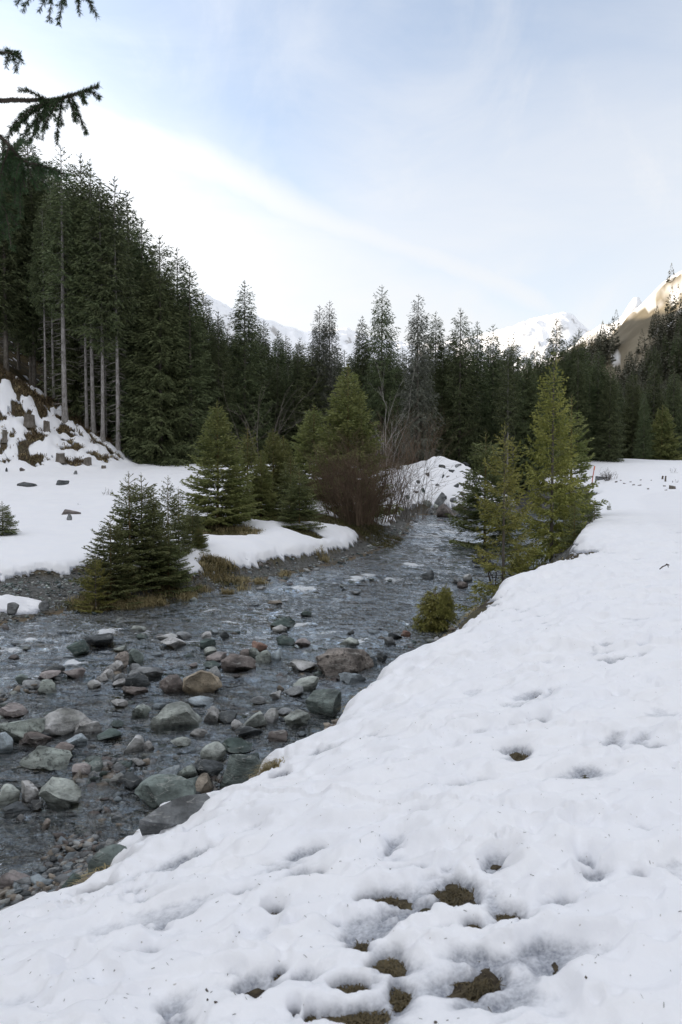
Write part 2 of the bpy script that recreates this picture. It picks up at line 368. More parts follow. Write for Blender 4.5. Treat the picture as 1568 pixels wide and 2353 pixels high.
for (X, Y, z, rad) in ((1215, 1288, 1.2, .42), (1262, 1270, 1.33, .36), (1182, 1306, 1.12, .30), (1050, 1400, .93, .34), (1078, 1380, 1.0, .26), (1035, 1418, .88, .24), (1000, 1458, .78, .30), (818, 1585, .54, .18), (640, 1790, .40, .22), (700, 1690, .45, .16), (622, 1712, .43, .12)):
    q = E(X, Y, z + .12); i = int(np.argmin((RE[:, 0] - q[0]) ** 2 + (RE[:, 1] - q[1]) ** 2)); tn = RE[min(i + 1, len(RE) - 1)] - RE[i - 1]; nn_ = np.array([tn[1], -tn[0]]) / math.hypot(tn[0], tn[1])
    spotw.append((RE[i][0] + nn_[0] * rad * .55, RE[i][1] + nn_[1] * rad * .55, rad * 1.2, rad * .8, .30))
BARE0 = [(-4.9, 18.5, 1.0), (-4.2, 19.6, 1.1), (-3.2, 21.5, .9), (-5.6, 17.7, .6), (-3.9, 26, 1.7), (-4.6, 28, 1.3), (-2.5, 29.5, 1.6), (-1.2, 31, 1.8), (1.0, 34, 2.2), (-1.3, 27.5, 1.0), (1.2, 31.8, 1.8), (4.9, 20.5, .6), (3.6, 15.4, .6)]
BARE = [(x, y, r * .72) for x, y, r in BARE0]
PATH = spline([(2.8, -6, 0), (4.6, 3, 0), (7.2, 14, 0), (11.0, 26, 0), (15.6, 38, 0), (21, 43.5, 0), (34, 47, 0), (60, 50, 0)], .8)

def polar(r0, r1, ratios, dth, tmin, tmax):
    rs = [r0]
    while rs[-1] < r1:
        q = next(k for lim, k in ratios if rs[-1] < lim); rs.append(rs[-1] * (1 + q))
    th = list(np.arange(tmin, tmax + 1e-6, dth)); s = dth; a = tmax; b = tmin; hi, lo = [], []
    while a < 180: s = min(s * 1.25, 4); a += s; hi.append(min(a, 180)); b -= s; lo.append(max(b, -180))
    th = R(1) * np.array(lo[::-1] + th + hi)
    r = np.array(rs); X = r[:, None] * np.sin(th)[None]; Y = r[:, None] * np.cos(th)[None]
    return X, Y, r, th
def grid_faces(nr, nc, keep=None):
    i = np.arange(nr - 1)[:, None] * nc; j = np.arange(nc - 1)[None]
    q = np.stack([i + j, i + nc + j, i + nc + j + 1, i + j + 1], -1)[..., ::-1]
    return (q[keep] if keep is not None else q.reshape(-1, 4)).reshape(-1, 4)
def prune(V, q, attrs):
    used = np.zeros(len(V), bool); used[q.ravel()] = True
    idx = np.cumsum(used) - 1
    return V[used], idx[q], {k: a.ravel()[used] for k, a in attrs.items()}

def bareness(x, y, dR, dL, gw, hl):
    """thickness of the snow; below zero there is none"""
    n1 = fbm(x * 2.3, y * 2.3, 3, 61); n2 = fbm(x * .8, y * .8, 4, 66); n3 = fbm(x * 7, y * 7, 2, 69)
    uR = (dR + (.13 + .20 * (1 - sst(y, 7, 9))) * n1 + .05 * n3 + .10 * n2 - .02) / .22
    TR = np.where(uR > 0, .20 * np.sqrt(np.clip(uR, 0, 1)) - .03, -.03 + uR * .25)
    uL = (dL - gw - .25 + .16 * n1 + .09 * n3 + .14 * n2) / .26
    TL = np.where(uL > 0, .20 * np.sqrt(np.clip(uL, 0, 1)) - .03, -.03 + uL * .3)
    wide = sst(-x, 6.4, 7.4) * (1 - sst(-x, 9.5, 11.5))                                  # leftover slab of snow lying on the gravel bar
    slab = .24 * np.exp(-((x + 7.6) / 1.1) ** 4 - ((y - 16.9 - .25 * (x + 7.6)) / .55) ** 4) - .07 + .06 * n1
    TL = np.maximum(TL, np.where(wide > 0, slab, -1))
    for bx, by, br in BARE:
        TL = TL - .45 * np.exp(-(((x - bx) ** 2 + (y - by) ** 2) / br ** 2) ** 2) * (1 + .5 * n1)
    slope = sst(hl, .05, .8)
    TL = np.where(y > 40, TL - slope * (.055 + .42 * (n2 * .8 + .45 * n1 + .05)), TL)
    wood = sst(y + 1.5 * n2 + .4 * np.maximum(-x - 15, 0) * 0, 60.5, 63.5)
    TL = TL - wood * (.34 - .20 * np.clip(n2 - .2, 0, 1))
    rock = np.exp(-((x - 7) / 4.5) ** 4 - ((y - 55) / 4.0) ** 4)
    TL = TL - rock * np.clip(.02 + .34 * (n1 * .6 + n2 * .4 - .12), -.05, .4)
    T = np.where(dL > 0, TL, TR)
    backwood = sst(y - .15 * (x - 20) + 1.0 * n2, 74, 78) * sst(dR, 0, 3)
    return T - backwood * .35
def make_ground():
    X, Y, r, th = polar(.35, 1500, ((1.6, .03), (9, .0075), (60, .0095), (150, .014), (1e9, .03)), .24, -29, 29)
    g, dR, dL, gw, w, hl = lie(X, Y)
    T = bareness(X, Y, dR, dL, gw, hl)
    rr = np.hypot(X, Y)
    grav = np.where((dR < 0) & (dL < gw + .2), 1.0, 0.0)
    near = 1 - sst(rr, 40, 80)
    g = g + near * (1 - grav) * (fbm(X * 5, Y * 5, 3, 71) * .02) + grav * near * fbm(X * 9, Y * 9, 3, 73) * .014
    g = g - .30 * np.exp(-(rr / 1.0) ** 2) * 0
    hillm = sst(hillx(X, Y), 3, 14) * sst(rr, 100, 150)
    nn = fbm(X / 22, Y / 60, 4, 77) + .6 * fbm(X / 9, Y / 9, 3, 79)
    snowm = hillm * sst(g + 60 * nn, 118, 150) * np.where(X > 0, 1, .6)
    wood = np.maximum(sst(Y, 60, 64) * sst(dL, 0, 2), sst(Y - .15 * (X - 20), 75, 79)) * (1 - sst(hillm, .2, .9))
    m, t, out = mat('ground')
    at = lambda k: t('ShaderNodeAttribute', attribute_name=k).outputs['Fac']
    P = t('ShaderNodeNewGeometry').outputs['Position']
    n1 = t.noise(P, .9, 5); n2 = t.noise(P, 9, 5, .65); n3 = t.noise(P, 38, 4, .6)
    soil = t.mix(t.sstep(n2, .38, .62), (.036, .028, .019), (.105, .085, .052))
    soil = t.mix(t.math('MULTIPLY', t.sstep(n1, .48, .66), .35), soil, (.085, .088, .038))
    vo = t('ShaderNodeTexVoronoi', {'Vector': P, 'Scale': 22.0}); vo2 = t('ShaderNodeTexVoronoi', {'Vector': P, 'Scale': 60.0})
    gr = t.mix(t('ShaderNodeSeparateColor', {0: vo.outputs['Color']}).outputs[0], (.055, .056, .052), (.20, .205, .20))
    gr = t.mix(t.math('MULTIPLY', t('ShaderNodeSeparateColor', {0: vo2.outputs['Color']}).outputs[1], .7), gr, (.085, .082, .074))
    zz = t('ShaderNodeSeparateXYZ', {0: P})
    dep = t.math('SUBTRACT', zz.outputs[2], t.math('MULTIPLY', t.math('MAXIMUM', t.math('SUBTRACT', zz.outputs[1], 15.0), 0.0), .012))
    wet = t.math('SUBTRACT', 1.0, t.sstep(dep, -.01, .06))
    gr = t.mix(wet, gr, t.mix(t.sstep(n1, .35, .65), (.060, .045, .025), (.165, .115, .058)))
    gr = t.mix(t.math('MULTIPLY', t.math('MULTIPLY', wet, .5), t('ShaderNodeSeparateColor', {0: vo.outputs['Color']}).outputs[0]), gr, (.13, .12, .10))
    wd = t.mix(t.sstep(n1, .35, .65), (.035, .028, .016), (.085, .066, .030))
    col = t.mix(at('gravel'), soil, gr); col = t.mix(at('wood'), col, wd)
    nh = t.noise(P, .035, 6, .6)
    hl_ = t.mix(t.sstep(nh, .35, .65), (.125, .105, .070), (.20, .172, .122))
    col = t.mix(at('hill'), col, hl_); col = t.mix(at('hillsnow'), col, (.84, .85, .87))
    h = t.math('ADD', t.math('MULTIPLY', n2, .6), t.math('ADD', t.math('MULTIPLY', n3, .3), t.math('MULTIPLY', vo.outputs['Distance'], at('gravel'))))
    pbsdf(t, out, col, .85, .2, bump(t, h, .7, .04))
    V = np.stack([X, Y, g], -1).reshape(-1, 3)
    me = mesh_np('ground', V, [grid_faces(*X.shape)], [m], smooth=True, attrs={'gravel': grav, 'wood': wood, 'hill': hillm, 'hillsnow': snowm})
    tag(add('ground', me), kind='structure')

def cups(x, y, cell, seed, depth, rad):
    """hollows melted into old snow: one jittered round pit per cell, with a steeper lip on its downhill side"""
    ix, iy = np.floor(x / cell), np.floor(y / cell); h = np.zeros_like(x)
    for dx in (-1, 0, 1):
        for dy in (-1, 0, 1):
            a, b, c, d = (_hash(ix + dx, iy + dy, seed + k) for k in range(4))
            px, py = (ix + dx + .15 + .7 * a) * cell, (iy + dy + .15 + .7 * b) * cell
            rr = cell * rad * (.45 + .8 * c); ex, ey = x - px, y - py
            ex, ey = ex * .94 + ey * .34, -ex * .34 + ey * .94
            q = np.sqrt((ex / 1.25) ** 2 + ey ** 2) / rr
            skew = 1 + .45 * np.clip(-ey / rr, -1, 1)
            h = np.minimum(h, -depth * (d ** 1.5) * skew * np.clip(1 - q * q, 0, 1) ** 1.15)
    return h
def snow_top(X, Y):
    g, dR, dL, gw, w, hl = lie(X, Y)
    T = bareness(X, Y, dR, dL, gw, hl)
    rr = np.hypot(X, Y)
    near = (1 - sst(rr, 13, 30))
    mid = (1 - sst(rr, 30, 60))
    und = fbm(X * .9, Y * .9, 4, 101) * .030 * mid
    on = sst(T, -.01, .08)
    wx, wy = X + .10 * pn(X * 3, Y * 3, 111), Y + .10 * pn(X * 3, Y * 3, 112)
    pit = (cups(wx, wy, .44, 121, .10, .46) + cups(wx, wy, .21, 131, .085, .54) + cups(wx, wy, .95, 141, .06, .40) + cups(wx, wy, .11, 145, .036, .56)) * near
    lump = (np.abs(pn(X * 4.2, Y * 4.2, 151)) * .022 + pn(X * 9, Y * 9, 152) * .007 + pn(X * 21, Y * 21, 153) * .0025) * near
    right = sst(dR, .1, .7)
    thin = .05 * sst(dR, .4, 1.3) * near
    Tn = T - thin + on * (und + (pit + lump) * right)
    Tn = np.where((T > .05) & (rr < 32), smax(Tn, .035, .03), Tn)
    nz = fbm(X * 5, Y * 5, 3, 161) + 1.1 * fbm(X * 14, Y * 14, 3, 165)
    dip = np.zeros_like(T); slush = np.zeros_like(T)
    if rr.min() < 40:
        for (px, py, a, b, dep) in spotw:
            ey = Y - py; q = np.sqrt(((X - px + .30 * a * nz) / (a * 1.1)) ** 2 + ((ey + .38 * b * nz) / np.where(ey < 0, .95 * b, 1.45 * b)) ** 2)
            dp = np.zeros_like(q); sel = q < 4
            near_side = ey[sel] < 0; q_ = q[sel]
            hole = (.030 if dep < .1 else .56 * dep) * (1 - sst(q_, np.where(near_side, .72, .25), np.where(near_side, 1.15, 1.5)))
            tgt = slush if dep < .1 else dip
            tgt[sel] = np.maximum(tgt[sel], .065 * min(1, dep / .1) * np.exp(-q_ ** 2 / 3.5) + hole * (1 + .6 * nz[sel]))
    Tn = np.where(slush > 0, np.maximum(Tn - slush, np.minimum(Tn, .006 + .012 * nz)), Tn) - dip
    pd, _ = pdist(X, Y, PATH) if rr.min() < 60 else (np.full_like(X, 9), 0)
    pth = (1 - sst(np.abs(pd), .75, 1.25)) * (1 - sst(Y, 60, 70))
    Tn = Tn - pth * .05 - pth * .02 * np.abs(pn(X * 6, Y * 6, 171)) * near
    return g, Tn, pth, on
def make_snow():
    X, Y, r, th = polar(.35, 150, ((1.6, .02), (9, .0048), (30, .0062), (1e9, .009)), .15, -25, 25)
    g, T, pth, on = snow_top(X, Y)
    Z = g + T
    keepv = T > -.035
    k = keepv[:-1, :-1] | keepv[1:, :-1] | keepv[:-1, 1:] | keepv[1:, 1:]
    V = np.stack([X, Y, Z], -1).reshape(-1, 3)
    V, q, at_ = prune(V, grid_faces(*X.shape, keep=k), {'thick': T, 'path': pth})
    m, t, out = mat('snow')
    at = lambda k: t('ShaderNodeAttribute', attribute_name=k).outputs['Fac']
    P = t('ShaderNodeNewGeometry').outputs['Position']
    n1 = t.noise(P, 14, 5, .6); n2 = t.noise(P, 60, 4, .6); n0 = t.noise(P, 2.0, 4)
    th_ = t.math('ADD', at('thick'), t.math('MULTIPLY', t.math('SUBTRACT', n1, .5), .05))
    ice = t.math('SUBTRACT', 1.0, t.sstep(th_, .005, .062))                              # thin, water-soaked snow over dark ground
    col = t.mix(t.sstep(n0, .3, .7), (.895, .905, .945), (.92, .925, .952))
    icec = t.mix(t.sstep(n2, .3, .7), (.22, .235, .275), (.48, .50, .545))
    col = t.mix(ice, col, icec)
    col = t.mix(t.math('MULTIPLY', at('path'), t.math('ADD', .10, t.math('MULTIPLY', t.sstep(n2, .5, .75), .25))), col, (.60, .60, .64))
    speck = t.sstep(t.noise(P, 46, 1), .765, .80)
    col = t.mix(t.math('MULTIPLY', speck, .55), col, (.25, .2, .15))
    h = t.math('ADD', t.math('MULTIPLY', n1, .35), t.math('MULTIPLY', n2, .25))
    pbsdf(t, out, col, t.math('SUBTRACT', .65, t.math('MULTIPLY', ice, .3)), .25, bump(t, h, .35, .03))
    me = mesh_np('snow_cover', V, [q], [m], smooth=True, attrs=at_)
    tag(add('snow_cover', me), kind='structure')

FOAM = [(330, 1436, 70, 9), (395, 1440, 30, 7), (240, 1443, 60, 7), (30, 1478, 60, 12), (120, 1470, 60, 10), (60, 1455, 80, 8), (820, 1328, 50, 6), (600, 1408, 40, 5), (640, 1400, 30, 6), (850, 1320, 30, 6), (700, 1350, 40, 5),
        (480, 1392, 40, 5), (560, 1420, 50, 4), (905, 1330, 60, 5), (1000, 1215, 60, 5), (980, 1240, 50, 5), (1040, 1230, 40, 4), (990, 1270, 50, 5), (960, 1300, 40, 4), (1080, 1260, 40, 4), (680, 1425, 50, 4), (430, 1460, 60, 5), (800, 1460, 60, 5), (740, 1440, 40, 4), (150, 1510, 60, 6)]
def make_water():
    X, Y, r, th = polar(2.2, 95, ((12, .0050), (30, .0050), (1e9, .007)), .17, -27, 27)
    g, dR, dL, gw, w, hl = lie(X, Y)
    rr = np.hypot(X, Y)
    fast = sst(Y + .25 * X, 8.5, 14) * .85 + .15
    fx, fy = -.62, -.78                                                                  # the way the stream runs
    u, v = X * fx + Y * fy, X * -fy + Y * fx
    n = pn(u * 3.6, v * 2.0, 201) * .5 + pn(u * 1.6, v * 1.0, 202) * .8 + pn(u * 8, v * 5.0, 203) * .28 + np.abs(pn(u * 2.6 + .3 * pn(v * 2, u * 2, 206), v * 1.6, 204)) * .8
    foam = np.zeros_like(X); rap = np.zeros_like(X)
    for (sx, sy, hw, hh) in FOAM:
        p = E(sx, sy, .12); d = p[1]
        a, b = hw / F * d, hh / F * d / max(.05, (EYE - p[2]) / d)
        q = ((X - p[0]) / a) ** 2 + ((Y - p[1]) / b) ** 2
        foam = np.maximum(foam, np.exp(-q)); rap = np.maximum(rap, np.exp(-q * .35))
    amp = .008 + .026 * fast + .045 * rap
    Z = w + (n - .25) * amp
    foam = foam * .9 + .34 * fast * sst(n, .35, 1.0) + .30 * sst(n, .2, .9) * rap
    for (sx, sy, sr, _) in STN:                                                            # the current piles up and breaks round the stones
        if sr < .07: continue
        box = (np.abs(X - sx) < sr * 3.2) & (np.abs(Y - sy) < sr * 3.2)
        if not box.any(): continue
        ex, ey = X[box] - sx, Y[box] - sy; q = np.sqrt(ex ** 2 + ey ** 2) / sr; dn = (ex * fx + ey * fy) / sr
        k = fast[box] * min(1, sr / .2)
        ring = np.exp(-((q - 1.0) / .22) ** 2); tail = np.exp(-(((ex * -fy + ey * fx) / sr) / .55) ** 2) * sst(dn, .5, 1.1) * (1 - sst(dn, 1.6, 3.0))
        Z[box] += k * (.022 * ring * np.clip(-dn, -.6, 1) + .012 * tail * np.sin(q * 9))
        foam[box] += k * (.42 * ring * (.55 + .45 * np.sign(-dn)) * (.4 + n[box]) + .34 * tail * (.3 + n[box]))
    keep = (g < Z + .04) & (dL < 1.2) & (dR < .6)
    k = keep[:-1, :-1] | keep[1:, :-1] | keep[:-1, 1:] | keep[1:, 1:]
    V = np.stack([X, Y, Z], -1).reshape(-1, 3)
    V, q, at_ = prune(V, grid_faces(*X.shape, keep=k), {'foam': foam, 'fast': fast})
    m, t, out = mat('water')
    at = lambda k: t('ShaderNodeAttribute', attribute_name=k).outputs['Fac']
    P = t('ShaderNodeNewGeometry').outputs['Position']
    mp = t('ShaderNodeMapping', {'Vector': P, 'Scale': (1.0, 1.5, 1)}).outputs[0]
    n1 = t.noise(mp, 2.1, 4, .55, .8); n2 = t.noise(mp, 8.5, 3, .6, .5); calm = t.sstep(t.noise(P, .38, 3), .36, .60)
    h = t.math('MULTIPLY', t.math('ADD', t.math('MULTIPLY', n1, .75), t.math('MULTIPLY', n2, .20)), t.math('ADD', .35, t.math('MULTIPLY', calm, .75)))
    nrm = bump(t, h, 1.0, .34)
    tr = t('ShaderNodeBsdfTransparent', {'Color': (.80, .78, .68, 1)})
    gl = t('ShaderNodeBsdfAnisotropic', {'Color': (1, 1, 1, 1), 'Roughness': .06, 'Normal': nrm}) if False else t('ShaderNodeBsdfGlossy', {'Color': (.90, .96, 1, 1), 'Roughness': .05, 'Normal': nrm})
    fr = t('ShaderNodeFresnel', {'IOR': 1.333, 'Normal': bump(t, h, 1.0, .20)}).outputs[0]
    fr = t.math('ADD', t.math('MULTIPLY', fr, 2.1), .0, clamp=True)
    sky_fill = t('ShaderNodeBsdfDiffuse', {'Color': (.30, .33, .38, 1), 'Normal': nrm})                # pale blue-grey painted into the quick water in place of reflected sky
    tb_ = t('ShaderNodeMixShader', {0: t.math('MULTIPLY', at('fast'), .10), 1: tr.outputs[0], 2: sky_fill.outputs[0]})
    mx = t('ShaderNodeMixShader', {0: fr, 1: tb_.outputs[0], 2: gl.outputs[0]})
    nf = t.noise(mp, 9, 5, .7, .8); nf2 = t.noise(mp, 34, 3, .6)
    fm = t.math('MULTIPLY', t.sstep(t.math('ADD', at('foam'), t.math('MULTIPLY', t.math('SUBTRACT', t.math('ADD', t.math('MULTIPLY', nf, .65), t.math('MULTIPLY', nf2, .35)), .5), 2.0)), .74, 1.02), .85)
    df = t('ShaderNodeBsdfDiffuse', {'Color': (.72, .75, .78, 1), 'Normal': nrm})
    mx2 = t('ShaderNodeMixShader', {0: fm, 1: mx.outputs[0], 2: df.outputs[0]}); t.l.new(mx2.outputs[0], out.inputs[0])
    me = mesh_np('stream_water', V, [q], [m], smooth=True, attrs=at_)
    tag(add('stream_water', me), kind='structure')

def make_far():
    """the snowy range that closes the valley, some three kilometres off"""
    prof = [(-900, 560), (-300, 600), (0, 640), (300, 680), (440, 688), (480, 690), (500, 700), (540, 722), (600, 738), (640, 754), (700, 772), (760, 768), (800, 766), (880, 790), (960, 800), (1060, 790), (1120, 775),
            (1165, 764), (1215, 744), (1250, 736), (1285, 729), (1305, 733), (1322, 748), (1350, 770), (1420, 800), (1700, 760), (2600, 700)]
    px, py = np.array(prof, float).T
    th = np.linspace(math.atan((-700 - CX) / F), math.atan((2300 - CX) / F), 560)
    r = np.linspace(2000, 3900, 90)
    X, Y = r[:, None] * np.sin(th)[None], r[:, None] * np.cos(th)[None]
    XF = CX + F * np.tan(th); el = (HOR - np.interp(XF, px, py)) / F
    u = (r - 2000) / 1200.0
    pr = np.where(u < 1, sst(u, -.15, 1.0), 1 - .5 * sst(u, 1, 1.6))
    rid = 1 - np.abs(fbm(X / 260, Y / 260, 5, 301, .55))
    Z = EYE + 3200 * np.cos(th)[None] * el[None] * pr[:, None] + (rid - .75) * 110 * (pr * (1 - pr) * 4)[:, None] + fbm(X / 40, Y / 40, 3, 311) * 8
    m, t, out = mat('far_snow_range')
    geo = t('ShaderNodeNewGeometry'); P = geo.outputs['Position']
    n = t.noise(P, .012, 7, .65); s = t('ShaderNodeSeparateXYZ', {0: geo.outputs['Normal']}); zz = t('ShaderNodeSeparateXYZ', {0: P})
    f = t.sstep(t.math('ADD', t.math('MULTIPLY', n, 1.0), t.math('MULTIPLY', s.outputs[2], .25)), .50, .64)
    low = t.math('SUBTRACT', 1.0, t.sstep(t.math('ADD', zz.outputs[2], t.math('MULTIPLY', n, 260.0)), 330.0, 520.0))
    c = t.mix(f, (.42, .41, .41), (.86, .87, .90)); c = t.mix(t.math('MULTIPLY', low, .5), c, (.20, .21, .22))  # rock paled in its colour for distance haze and a dusting of snow
    pbsdf(t, out, c, .8, .1)
    me = mesh_np('snowy_mountains', np.stack([X, Y, Z], -1).reshape(-1, 3), [grid_faces(*X.shape)], [m], smooth=True)
    tag(add('snowy_mountains', me), kind='structure')
    # the little rock summit that stands behind the shoulder of the sunlit slope
    c0 = A(1462, 700, 1500); n = 40
    gx, gy = np.meshgrid(np.linspace(-150, 150, n), np.linspace(-150, 150, n))
    q = np.hypot(gx * .9, gy); top = A(1460, 664, 1500)[2]
    Zp = top * (1 - (q / 210) ** .9) - 4 + fbm(gx / 28, gy / 28, 4, 331, .6) * 12 * np.clip(q / 50, .25, 1)
    me = mesh_np('rocky_summit', np.stack([c0[0] + gx, c0[1] + gy, Zp], -1).reshape(-1, 3), [grid_faces(n, n)[:, ::-1]], [m], smooth=False)
    tag(add('rocky_summit_terrain', me), kind='structure')
make_ground(); make_snow(); make_far()

# ------------------------------------------------------------------ spruces
def unit(v): return v / (np.linalg.norm(v, axis=-1, keepdims=True) + 1e-9)
def kites(P, D, L, W, rng, flat=.0):
    """leaf-sized sprays of needles: one narrow four-cornered blade each"""
    n = len(P); rv = rng.normal(size=(n, 3)); rv[:, 2] += flat * 3
    S = unit(np.cross(D, rv)); L = L[:, None]; W = W[:, None]
    mid = P + D * L * .42
    V = np.stack([P, mid + S * W * .5, P + D * L, mid - S * W * .5], 1).reshape(-1, 3)
    return V, np.arange(n * 4).reshape(-1, 4)
def spruce(seed, H, Rm, cb=.02, step=.42, per=6, pw=.85, s_low=-.45, s_up=.35, up=.35, twig=.30, tsp=.16, kl=.17, kw=.045, ksp=.085, hang=.25, gaps=.1, dense=1.0,
           tr=.012, bark='bark', leaf='spruce_dark', leader=.06, limb=.012, deadto=0.0, dead_len=1.2, tips=0.0, lean=0.0):
    """-> trunk mesh, crown mesh, bare-limb mesh (or None); the crown runs from cb*H to the top"""
    rng = np.random.default_rng(seed)
    z0 = cb * H; hs = []; h = z0
    while h < H * (1 - leader):
        hs.append(h); h += step * (1.0 - .45 * (h - z0) / (H - z0)) * rng.uniform(.7, 1.3)
    tz = np.linspace(0, H, 14); tx = lean * (tz / H) ** 2 * H + .0 * tz
    bow = .012 * H * np.sin(tz / H * 3 + rng.uniform(0, 6)) * (tz / H) * (1 - tz / H)
    trunk_pts = np.stack([tx + bow, bow * .6, tz], 1)
    cx = lambda z: np.interp(z, tz, trunk_pts[:, 0]); cy = lambda z: np.interp(z, tz, trunk_pts[:, 1])
    rr = tr * H * (1 - tz / H) ** .8 + .006 * (H / 10); rr[0] *= 1.35
    tv, tq = tube(trunk_pts, rr, None, 9)
    trunk = mesh_np('trunk', tv, [tq], [M[bark]], smooth=True)
    kP, kD, kL, kW = [], [], [], []; limbs = TB(); limbs.V.append(np.zeros((0, 3)))
    side_bias = rng.uniform(.75, 1.15, 12)
    for h in hs:
        f = (h - z0) / (H - z0); a0 = rng.uniform(0, 6.28)
        nb = per if f < .85 else max(3, per - 2)
        for b in range(nb):
            if rng.random() < gaps: continue
            az = a0 + b / nb * 6.283 + rng.normal(0, .22)
            L = Rm * ((1 - f) ** pw) * rng.uniform(.62, 1.08) * np.interp((az % 6.283) / 6.283 * 12, range(12), side_bias) + .05 * Rm
            if cb > .15 and f < .2: L *= .45 + .55 * f / .2
            hh = h + rng.normal(0, step * .12)
            s0 = s_low + (s_up - s_low) * f ** 1.1 + rng.normal(0, .07); s2 = up * (1 - .5 * f)
            rad = np.array([math.cos(az), math.sin(az), 0]); lat = np.array([-rad[1], rad[0], 0])
            base = np.array([cx(hh), cy(hh), hh])
            n = max(2, int(L / tsp * dense)); t = (np.arange(n) + rng.random(n)) / n; t = .10 + .90 * t
            wig = .05 * L * np.sin(t * 5 + rng.uniform(0, 6))
            pos = base + rad * (L * t)[:, None] + np.array([0, 0, 1.0]) * (L * (s0 * t + s2 * t * t))[:, None] + lat * wig[:, None]
            tg = unit(rad[None] + np.array([0, 0, 1.0]) * (s0 + 2 * s2 * t)[:, None])
            if limb: 
                tt = np.array([0, .35, .7, 1.0]); limbs.add(base + rad * (L * tt)[:, None] * .97 + np.array([0, 0, 1.0]) * (L * (s0 * tt + s2 * tt * tt))[:, None], limb * (.4 + .6 * L / Rm) * (H / 10) ** .5, .003, 3)
            for sgn in (-1, 1):
                l = twig * L * (1.02 - t) ** .8 * rng.uniform(.6, 1.2, n) + .04 * Rm + kl * .5
                d = unit(tg * .75 + lat * sgn * rng.uniform(.5, .95, n)[:, None] + np.array([0, 0, -1.0]) * (hang * rng.uniform(.4, 1.5, n))[:, None])
                m = np.maximum(1, (l / ksp).astype(int)); idx = np.repeat(np.arange(n), m)
                u = (np.arange(len(idx)) - np.repeat(np.cumsum(m) - m, m) + rng.random(len(idx))) / m[idx]
                p = pos[idx] + d[idx] * (l[idx] * u)[:, None] - np.array([0, 0, 1.0]) * (hang * .35 * l[idx] * u * u)[:, None]
                sd = unit(np.cross(d[idx], [0, 0, 1.0])) * np.where(rng.random(len(idx)) < .5, -1, 1)[:, None]
                dd = unit(d[idx] + sd * rng.uniform(.1, .9, len(idx))[:, None] + np.array([0, 0, 1.0]) * rng.normal(-.12 - hang * .25, .18, len(idx))[:, None])
                kP.append(p); kD.append(dd); s = rng.uniform(.65, 1.25, len(idx)) * (.62 + .38 * min(1, L / (.5 * Rm)))
                kL.append(kl * s); kW.append(kw * s)
            # the spray that ends the branch, and needles along its upper side
            q = max(2, int(L / ksp * .6)); u = .3 + .7 * rng.random(q)
            p = base + rad * (L * u)[:, None] + np.array([0, 0, 1.0]) * (L * (s0 * u + s2 * u * u))[:, None]
            kP.append(p); kD.append(unit(rad[None] + np.array([0, 0, 1.0]) * (s0 + 2 * s2 * u)[:, None] + rng.normal(0, .25, (q, 3)))); kL.append(kl * rng.uniform(.7, 1.2, q)); kW.append(kw * rng.uniform(.7, 1.2, q))
            if tips and rng.random() < tips and f > .2:
                e = base + rad * L + np.array([0, 0, 1.0]) * L * (s0 + s2)
                k = 5; kP.append(np.repeat(e[None], k, 0)); kD.append(unit(rad[None] * .7 + np.array([0, 0, .75]) + rng.normal(0, .3, (k, 3)))); kL.append(np.full(k, kl * 1.2)); kW.append(np.full(k, kw * .8))
    # leader with its short side shoots
    hl = H * (1 - leader); q = int(12 + 60 * leader); u = rng.random(q)
    p = np.stack([cx(hl + (H - hl) * u), cy(hl + (H - hl) * u), hl + (H - hl) * u], 1)
    a = rng.uniform(0, 6.283, q)
    kP.append(p); kD.append(unit(np.stack([np.cos(a), np.sin(a), rng.uniform(.5, 1.6, q)], 1))); kL.append(kl * rng.uniform(.35, .8, q)); kW.append(kw * rng.uniform(.4, .8, q))
    for lv in (.02, .35, .68):
        for b in range(5):
            az = rng.uniform(0, 6.283); ll = leader * H * (.55 - .5 * lv) * rng.uniform(.6, 1.1); k = max(2, int(ll / ksp * 1.6)); u = rng.random(k)
            dr = np.array([math.cos(az), math.sin(az), .75]); z = hl + lv * (H - hl)
            kP.append(np.array([cx(z), cy(z), z]) + dr * (ll * u)[:, None]); kD.append(unit(dr[None] + rng.normal(0, .4, (k, 3)))); kL.append(kl * rng.uniform(.5, .9, k)); kW.append(kw * rng.uniform(.5, .9, k))
            limbs.add(np.array([cx(z), cy(z), z]) + dr * np.linspace(0, ll, 3)[:, None], .006 * (H / 6) ** .5, .002, 3)
    P, D, L, W = (np.concatenate(x) for x in (kP, kD, kL, kW))
    V, q = kites(P, D, L, W, rng, .25)
    lv = np.concatenate(limbs.V); lq = np.concatenate(limbs.Q) + len(V)
    crown = mesh_np('crown', np.concatenate([V, lv]), [q, lq], [M[leaf], M[bark]], mi=np.concatenate([np.zeros(len(q), int), np.ones(len(lq), int)]))
    bare = None
    if deadto:
        tb = TB(); h = .05 * H
        while h < deadto * H:
            for b in range(rng.integers(2, 5)):
                az = rng.uniform(0, 6.283); L = dead_len * rng.uniform(.35, 1.1) * (.5 + .5 * min(1, h / (.3 * H))); u = np.linspace(0, 1, 5); s = rng.uniform(-.25, .15)
                pts = np.stack([cx(h) + math.cos(az) * L * u, cy(h) + math.sin(az) * L * u, h + L * (s * u - .28 * u * u + rng.uniform(-.05, .35) * u**3)], 1)
                tb.add(pts, .034, .012, 3)
                if rng.random() < .5:
                    e = pts[3]; tb.add([e, e + np.array([rng.normal(0, .2), rng.normal(0, .2), rng.uniform(-.35, -.05)])], .010, .004, 3)
            h += rng.uniform(.22, .5)
        bare = tb.mesh('deadwood', M['dead'])
    return {'trunk': trunk, 'crown': crown, 'bare': bare, 'H': H, 'R': Rm}

